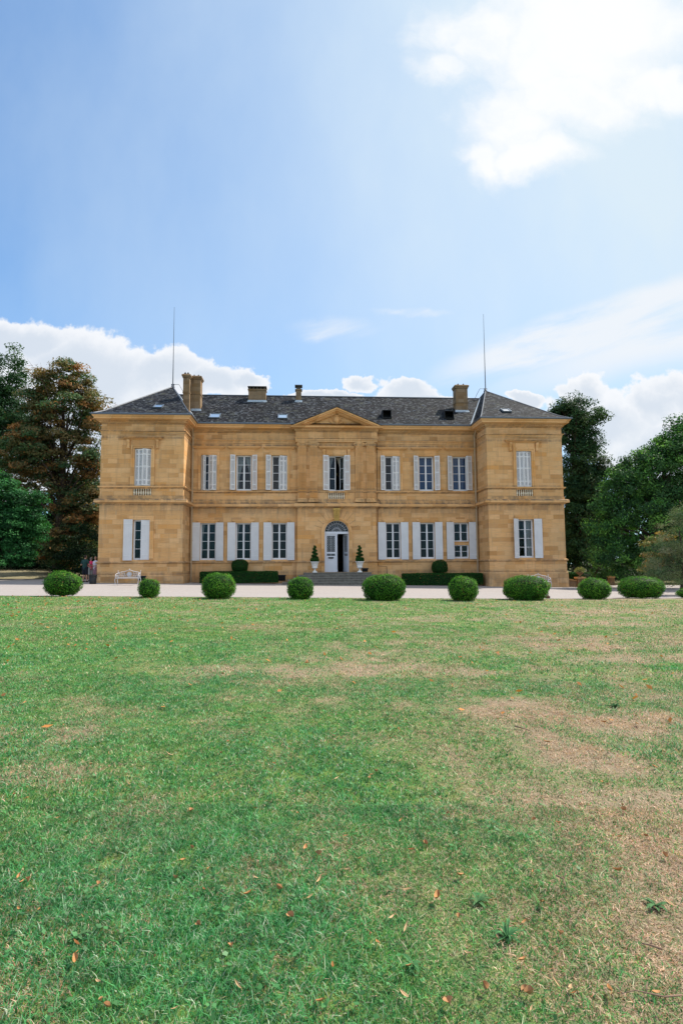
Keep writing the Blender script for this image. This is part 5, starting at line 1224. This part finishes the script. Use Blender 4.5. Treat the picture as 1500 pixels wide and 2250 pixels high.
# ------------------------------------------------------------------ cast iron benches
def bench(px0, px1, pyb, label, tilt):
    X, Y = gp((px0+px1)/2, pyb); W_ = (px1-px0)/F_PX*Y-.04; Y += .35
    root = empty('garden_bench', (X, Y, gz(X)-.04), YAW+tilt); tag(root, label, 'bench', 'ornate white benches in front of the pavilions'); hw = W_/2
    q = MB(); q.tube([(-hw+.05, -.25, .43), (hw-.05, -.25, .43)], .022, 6); q.tube([(-hw+.05, .20, .42), (hw-.05, .20, .42)], .02, 6)
    for k in range(16):
        x = -hw+.08+(W_-.16)*k/15; q.tube([(x, -.25, .435), (x, .20, .43)], .010, 4)
    for y in (-.14, -.03, .08): q.tube([(-hw+.05, y, .435), (hw-.05, y, .435)], .010, 4)
    q.build('seat', bench_m, root)
    q = MB(); top = lambda x: .80+.075*math.cos(min(1, abs(x)/hw)*math.pi)+(.02*math.cos(x/hw*9) if abs(x) < hw*.9 else 0)
    bt = [(x, .22+.05*1, top(x)) for x in np.linspace(-hw+.06, hw-.06, 25)]; q.tube(bt, .017, 5); q.tube([(-hw+.06, .23, .48), (hw-.06, .23, .48)], .015, 5)
    for sg in (-1, 1): q.tube([(sg*(hw-.05), .21, .40), (sg*(hw-.05), .26, .74), (sg*(hw-.03), .28, .82)], [.02, .017, .012], 6); q.lathe([(.0, -.03), (.028, 0), (.0, .03)], (sg*(hw-.03), .28, .845), 8)
    for x in np.linspace(-hw+.14, hw-.14, 9):
        if abs(x) < .16: continue
        for zc, rr, ph in ((.57, .065, 0), (.69, .055, 2.2)):
            if zc+rr > top(x)-.01: rr = max(.03, top(x)-zc-.01)
            q.tube([(x+rr*(1-.10*k)*math.cos(ph+k*.75)*1.1, .24+(zc-.48)*.12, zc+rr*(1-.10*k)*math.sin(ph+k*.75)) for k in range(9)], .0085, 4)
        q.tube([(x-.06, .235, .49), (x+.02, .245, .62), (x-.03, .26, top(x))], .0075, 4)
        for k in range(3): q.lathe([(0, -.012), (.022, 0), (0, .012)], (x+.05*math.cos(k*2.1+x), .247, .56+.09*k), 6)
    bk_ = q.build('backrest', bench_m, root)
    q = MB(); c = Vector((0, .245, .645)); q.tube([(.135*math.cos(t), .245, .645+.135*math.sin(t)) for t in [k*math.pi/12 for k in range(25)]], .014, 5)
    q.prism([(.115*math.cos(t), .645+.115*math.sin(t)) for t in [k*math.pi/10 for k in range(20)]], .238, .250); q.prism([(.06*math.cos(t), .645+.075*math.sin(t)) for t in [k*math.pi/8 for k in range(16)]], .226, .240)
    for k in range(10): t = k*math.pi/5; q.tube([(.07*math.cos(t), .234, .645+.07*math.sin(t)), (.11*math.cos(t), .234, .645+.11*math.sin(t))], .008, 4)
    q.lathe([(0, -.03), (.03, 0), (.012, .03), (.02, .05), (0, .075)], (0, .27, .90), 8); q.build('medallion', bench_m, bk_)
    for sg in (-1, 1):
        q = MB(); x = sg*(hw-.04); q.tube([(x, .25, .70), (x, .05, .70), (x, -.15, .66), (x, -.25, .60), (x, -.27, .52), (x, -.25, .43)], .016, 6)
        for k in range(3): q.tube([(x, .14-.13*k+.045*math.cos(t), .56+.045*math.sin(t)) for t in [j*.8 for j in range(9)]], .008, 4)
        q.build('armrest', bench_m, root)
        for y in (-.25, .22):
            q = MB(); q.tube([(x, y, .43), (x+sg*.03, y-.02*(1 if y < 0 else -1), .30), (x, y, .15), (x+sg*.015, y-.03*(1 if y < 0 else -1), .03), (x+sg*.03, y-.05*(1 if y < 0 else -1), 0)], [.022, .018, .015, .016, .022], 6); q.build('leg', bench_m, root)
bench(250, 303, 1285, 'ornate white cast iron bench in front of the left pavilion beside the smallest box ball', 0)
bench(1165, 1213, 1292, 'ornate white bench by the right pavilion, half hidden by the widest box ball', R_(-6))

# ------------------------------------------------------------------ people
def capsule(mb, a, b, ra, rb, seg=12):
    a = Vector(a); b = Vector(b); d = (b-a); L = d.length; d.normalize()
    pts = []; rs = []
    for k in range(4): t = math.pi/2*(k/4); pts.append(a-d*ra*math.cos(t)); rs.append(max(.001, ra*math.sin(t)))
    pts.append(a); rs.append(ra); pts.append(b); rs.append(rb)
    for k in range(1, 5): t = math.pi/2*(k/4); pts.append(b+d*rb*math.sin(t)); rs.append(max(.001, rb*math.cos(t)))
    mb.tube(pts, rs, seg)
def remesh(o, vs, sm=4):
    m = o.modifiers.new('remesh', 'REMESH'); m.mode = 'VOXEL'; m.voxel_size = vs; m.use_smooth_shade = True
    s = o.modifiers.new('smooth', 'SMOOTH'); s.iterations = sm; s.factor = .5
def person(px, pyfoot, H, rz, label, shirt, shorts, skin, hair, pose, sleeves=.5, shoe=(.03, .03, .03)):
    X, Y = gp(px, pyfoot); root = empty('person', (X, Y, gz(X)-.045), rz); tag(root, label, 'person', 'people talking beside the left pavilion'); root.scale = (H/1.78,)*3
    J = dict(hip=(0, 0, .95), chest=(0, -.0, 1.30), neck=(0, .0, 1.50), head=(0, -.02, 1.66)); J.update(pose)
    q = MB(); V = Vector
    capsule(q, (-.09, 0, .94), (.09, 0, .94), .115, .115); capsule(q, (0, 0, .98), J['chest'], .125, .15); capsule(q, V(J['chest'])+V((-.10, 0, .06)), V(J['chest'])+V((.10, 0, .06)), .105, .105)
    capsule(q, V(J['chest'])+V((0, 0, .1)), J['neck'], .08, .055); capsule(q, J['neck'], V(J['head'])+V((0, .01, -.05)), .055, .06)
    hd = V(J['head']); capsule(q, hd+V((0, .01, .03)), hd+V((0, -.015, -.05)), .092, .068); capsule(q, hd+V((0, -.085, -.01)), hd+V((0, -.10, -.03)), .014, .018, 8); 
    for sg in (-1, 1): capsule(q, hd+V((sg*.088, .01, .0)), hd+V((sg*.09, .015, -.03)), .016, .012, 8); capsule(q, hd+V((sg*.035, -.075, -.045)), hd+V((sg*.02, -.078, -.062)), .014, .012, 6)
    sh_ = {}; 
    for sg, nm in ((-1, 'r'), (1, 'l')):
        s0 = V(J['chest'])+V((sg*.185, 0, .09)); el = V(J[nm+'el']); wr = V(J[nm+'wr']); capsule(q, s0, el, .052, .040); capsule(q, el, wr, .040, .027)
        f = (wr-el).normalized(); side = f.cross(V((0, 1, .2))).normalized(); pm = wr+f*.05; capsule(q, wr+side*.015, wr+f*.075+side*.022, .021, .019, 8); capsule(q, wr-side*.015, wr+f*.075-side*.022, .021, .019, 8)
        up_ = f.cross(side).normalized()
        for k, (o_, L_) in enumerate(((-.033, .062), (-.011, .075), (.011, .070), (.033, .055))):
            b0 = wr+f*.085+side*o_; b1 = b0+f*L_*.55+up_*.012; b2 = b1+f*L_*.4+up_*.03; capsule(q, b0, b1, .0092, .0085, 6); capsule(q, b1, b2, .0085, .0075, 6)
        t0 = wr+f*.02-side*.033; capsule(q, t0, t0+f*.04-side*.022+up_*.01, .011, .009, 6); capsule(q, t0+f*.04-side*.022+up_*.01, t0+f*.066-side*.02+up_*.025, .009, .008, 6)
        hp = V((sg*.095, 0, .90)); kn = V(J[nm+'kn']); an = V(J[nm+'an']); capsule(q, hp, kn, .088, .056); capsule(q, kn, kn.lerp(an, .35), .054, .056); capsule(q, kn.lerp(an, .35), an, .056, .036); capsule(q, an+V((0, .02, -.03)), an+V((0, -.13, -.055)), .036, .030, 8)
        sh_[nm] = (s0, el, hp, kn, an)
    bd = q.build('body', skin_m[skin], root); remesh(bd, .0085, 3)
    q = MB(); capsule(q, (0, 0, .93), J['chest'], .150, .168); capsule(q, (-.06, 0, .95), (.06, 0, .95), .135, .135); capsule(q, V(J['chest'])+V((-.12, 0, .06)), V(J['chest'])+V((.12, 0, .06)), .118, .118); capsule(q, V(J['chest'])+V((0, 0, .1)), V(J['neck'])+V((0, 0, -.035)), .11, .07)
    for nm in 'rl': s0, el = sh_[nm][:2]; capsule(q, s0, s0.lerp(el, sleeves), .072, .066)
    o = q.build('shirt', cloth(shirt), root); remesh(o, .015, 3)
    q = MB(); capsule(q, (-.08, 0, .93), (.08, 0, .93), .138, .138)
    for nm in 'rl': hp, kn = sh_[nm][2:4]; capsule(q, hp, hp.lerp(kn, .85), .118, .095)
    o = q.build('shorts', cloth(shorts), root); remesh(o, .015, 3)
    q = MB(); capsule(q, hd+V((0, .035, .045)), hd+V((0, .04, -.005)), .092, .080)
    o = q.build('hair', cloth(hair), root); remesh(o, .012, 2)
    for nm in 'rl':
        an = sh_[nm][4]; q = MB(); capsule(q, an+V((0, .035, -.045)), an+V((0, -.15, -.055)), .045, .040, 10); o = q.build('shoe', cloth(shoe), root); remesh(o, .012, 2)
    return root
_cl = {}
def cloth(c):
    if c not in _cl: _cl[c] = simple('cloth', c, .9, 0, .15, 14)
    return _cl[c]
skin_m = {0: simple('skin', (.42, .22, .15), .55, 0, .06, 5)}
A_ = dict(rel=(-.30, .0, 1.12), rwr=(-.20, -.22, 1.14), lel=(.29, .02, 1.12), lwr=(.18, -.22, 1.20), rkn=(-.12, -.01, .50), ran=(-.15, .02, .09), lkn=(.11, -.02, .50), lan=(.10, .0, .09))
B_ = dict(rel=(-.28, .08, 1.14), rwr=(-.12, .20, 1.00), lel=(.28, .08, 1.14), lwr=(.08, .22, 1.0), rkn=(-.09, 0, .50), ran=(-.09, .01, .09), lkn=(.09, 0, .50), lan=(.10, .01, .09), neck=(0, -.01, 1.49), head=(-.02, -.04, 1.645))
C_p = dict(rel=(-.27, -.05, 1.12), rwr=(-.16, -.27, 1.12), lel=(.28, -.02, 1.12), lwr=(.14, -.24, 1.10), rkn=(-.10, -.02, .50), ran=(-.12, .01, .09), lkn=(.10, 0, .50), lan=(.10, .02, .09))
person(186.5, 1277.8, 1.80, R_(168), 'person in dark green t-shirt and black shorts seen from behind, left of the bin', (.016, .055, .05), (.008, .011, .02), 0, (.03, .02, .014), A_, .55)
person(199.0, 1275.5, 1.66, R_(215), 'grey haired person in pink shirt and grey shorts, middle of the three', (.80, .055, .17), (.36, .36, .34), 0, (.22, .19, .17), B_, .9)
person(209.5, 1276.0, 1.72, R_(-35), 'person in a pale lilac grey shirt and dusty pink shorts next to the pavilion corner', (.66, .62, .70), (.30, .15, .18), 0, (.035, .022, .016), C_p, .45)

# ------------------------------------------------------------------ fallen leaves, twigs, weeds
def lawnz(x, y): return gz(x)+float(bumpz(np.array([x]), np.array([y]))[0])
leafcols = [simple('dry_leaf_orange', (.44, .21, .07), .7, 0, .4, 30), simple('dry_leaf_brown', (.40, .21, .09), .8, 0, .4, 30), simple('dry_leaf_tan', (.50, .33, .17), .75, 0, .35, 30)]
def leafproto(k, L, wd, curl):
    q = MB(); N = 7
    prof = [math.sin(math.pi*min(1, (i/(N-1))*.92+.06))**.8 for i in range(N)]; V = []
    for i in range(N):
        t = i/(N-1); x = (t-.5)*L; z = .006+curl*L*((t-.5)**2)*1.3; w = wd*prof[i]/2
        yb = .25*L*math.sin(t*2.2)*.3
        V += [(x, yb-w, z+w*.9*curl*1.5), (x, yb, z), (x, yb+w, z+w*.9*curl*1.5)]
    F_ = []
    for i in range(N-1):
        a = i*3; F_ += [(a, a+3, a+4, a+1), (a+1, a+4, a+5, a+2)]
    q.add(V, F_); q.tube([(-L/2, 0, .006+curl*L*.3), (-L*.78, .01, .01)], .0015, 4); return q
PR = []; lab = {0: 'dry orange curled leaf fallen on the lawn', 1: 'dry dark brown crumpled leaf fallen on the lawn', 2: 'dry pale tan leaf fallen on the lawn'}
for k, (L, wd, cu) in enumerate(((.055, .022, .7), (.045, .034, 1.1), (.062, .016, .45))): PR.append(leafproto(k, L, wd, cu))
KN = [(43, 1937, 0), (97-55, 2010, 0), (167, 2128, 0), (495, 2142, 2), (700, 1947, 2), (905, 1880, 0), (1008, 1938, 0), (1190, 2001, 0), (1155, 2040, 0), (1228, 1822, 0), (1435, 1692, 0), (1200, 1640, 0), (1255, 2195, 2), (1340, 2200, 0), (985, 2225, 1), (1440, 2200, 0), (1470, 2003, 2), (430, 1635, 2), (140, 1595, 0), (240, 1605, 2), (875, 1612, 0), (1430, 1390, 0), (562, 1783, 0), (830, 2085, 0), (895, 1970, 2), (1360, 1930, 0), (1150, 2130, 0), (490, 1487, 0), (205, 1587, 2), (270, 1575, 0), (55, 1548, 0), (1410, 1460, 0), (1275, 1434, 0), (862, 1452, 0), (1328, 1595, 0), (640, 2030, 1), (60, 1950, 1), (740, 1720, 2), (370, 1665, 2), (960, 1990, 0), (1275, 1870, 2), (1060, 2190, 1)]
pts = [(*gp(px, py), k) for px, py, k in KN]
rl = np.random.default_rng(99)
for _ in range(120):
    px = rl.random()*1500; py = 1400+rl.random()**1.1*840; pts.append((*gp(px, py), int(rl.integers(0, 3))))
protos = {}
for i, (x, y, k) in enumerate(pts):
    if k not in protos: o = PR[k].build('fallen_leaf', leafcols[k]); protos[k] = o
    else: o = protos[k].copy(); col.objects.link(o)
    s_ = .5+.55*rl.random()**1.5; o.scale = (s_, s_*(.7+.6*rl.random()), s_*(.6+.8*rl.random()))
    if i >= len(KN): o.scale = (s_*.72, s_*.72*(.6+.7*rl.random()), s_*.7)
    o.location = (x, y, lawnz(x, y)+.016+.006*rl.random()); o.rotation_euler = (rl.normal()*.25, rl.normal()*.25, rl.random()*6.28)
    tag(o, lab[k], 'leaf', 'fallen leaves scattered on the lawn')
# the finer litter further out, far more than one could count
nl = 1500; y = np.sqrt(rl.random(nl)*(24**2-5**2)+5**2); x = (rl.random(nl)*2-1)*.6*y; w_ = .25+1.3*np.exp(-((x+.5*y)/(.22*y))**2)*np.clip((y-9)/8, 0, 1); kp = rl.random(nl) < w_; x = x[kp]; y = y[kp]
kp = y < yedge(x)-.2; x = x[kp]; y = y[kp]; nl = len(x)
v, f = leaf_quads(np.stack([x, y, gzv(x)+bumpz(x, y)+.03], 1), unit(np.stack([rl.normal(size=nl)*.5, rl.normal(size=nl)*.5, np.ones(nl)], 1)), .06+.05*rl.random(nl), .5)
o = npmesh('leaf_litter', v, f, leafm, None, np.repeat(np.array([.48, .20, .06])*(.5+.7*rl.random((nl, 1))), 4, 0)); tag(o, 'fine litter of small orange and brown leaves scattered over the far lawn', 'leaf litter', kind='stuff')
def twig(pxs, r, label):
    P_ = []
    for px, py in pxs: x, y = gp(px, py); P_.append(Vector((x, y, lawnz(x, y)+.022)))
    o_ = P_[0].copy(); q = MB(); q.tube([p-o_ for p in P_], [r*(1-.6*i/(len(P_)-1)) for i in range(len(P_))], 6); m_ = P_[len(P_)//2]-o_; q.tube([m_, m_+Vector((.02, .03, .015))], [r*.6, r*.3], 5); ob = q.build('twig', simple('twig_bark', (.20, .13, .09), .9) if 'twig_bark' not in MATS else MATS['twig_bark'], None, True); ob.location = o_; tag(ob, label, 'twig')
twig([(1498, 2208), (1460, 2212), (1420, 2203), (1395, 2197), (1365, 2205)], .0035, 'long thin forked twig lying in the grass at the bottom right corner')
twig([(1455, 2103), (1430, 2094), (1410, 2090)], .005, 'short straight twig on the grass above the long corner twig')
twig([(1222, 1937), (1238, 1945), (1243, 1965)], .004, 'small bent pale twig on the dry grass right of centre')
twig([(1130, 1603), (1150, 1608), (1168, 1615)], .006, 'dark twig lying on the dry patch in the middle distance')
def weed(px, py, n_, L, wd, label, up=.35, c=(.06, .16, .06)):
    x, y = gp(px, py); r = random.Random(int(px)); q = MB()
    for k in range(n_):
        a = 2*math.pi*k/n_+r.uniform(-.6, .6); l = L*r.uniform(.25, .78); u = r.uniform(.1, 1.1)*up; d = Vector((math.cos(a), math.sin(a), 0)); sd = Vector((-d.y, d.x, 0)); prev = None
        for i in range(6):
            t = i/5; p = d*l*t+Vector((0, 0, .01+u*l*math.sin(t*2.4))); w = wd*math.sin(math.pi*min(1, t*.9+.08))/2; A = p-sd*w+Vector((0, 0, w*.5)); B = p+sd*w+Vector((0, 0, w*.5))
            if prev: q.poly([prev[0], p0, p, A]); q.poly([p0, prev[1], B, p])
            prev = (A, B); p0 = p
    mm = 'weed_%.2f' % c[0]; ob = q.build('weed_rosette', MATS[mm] if mm in MATS else simple(mm, tuple(1.25*q_ for q_ in c), .8, 0, .5, 30, .08)); ob.location = (x, y, lawnz(x, y)); tag(ob, label, 'weed')
weed(1115, 2070, 22, .10, .011, 'large rosette weed with long narrow dark leaves right of bottom centre', .5)
weed(1350, 1556, 14, .12, .022, 'isolated dark green weed clump on the dry patch at middle right', .6, (.03, .09, .03))
weed(1440, 1998, 11, .09, .014, 'pale bluish weed rosette near the right edge', .3, (.07, .15, .06))
weed(170, 2068, 9, .07, .016, 'pale leafy weed in the green grass at the lower left', .35, (.07, .17, .06))
weed(1050, 1990, 10, .08, .014, 'light weed clump in the grass up and left of the large rosette', .35, (.07, .15, .06))
weed(905, 2130, 8, .08, .016, 'greyish broadleaf weed left of the large rosette', .3, (.06, .14, .055))
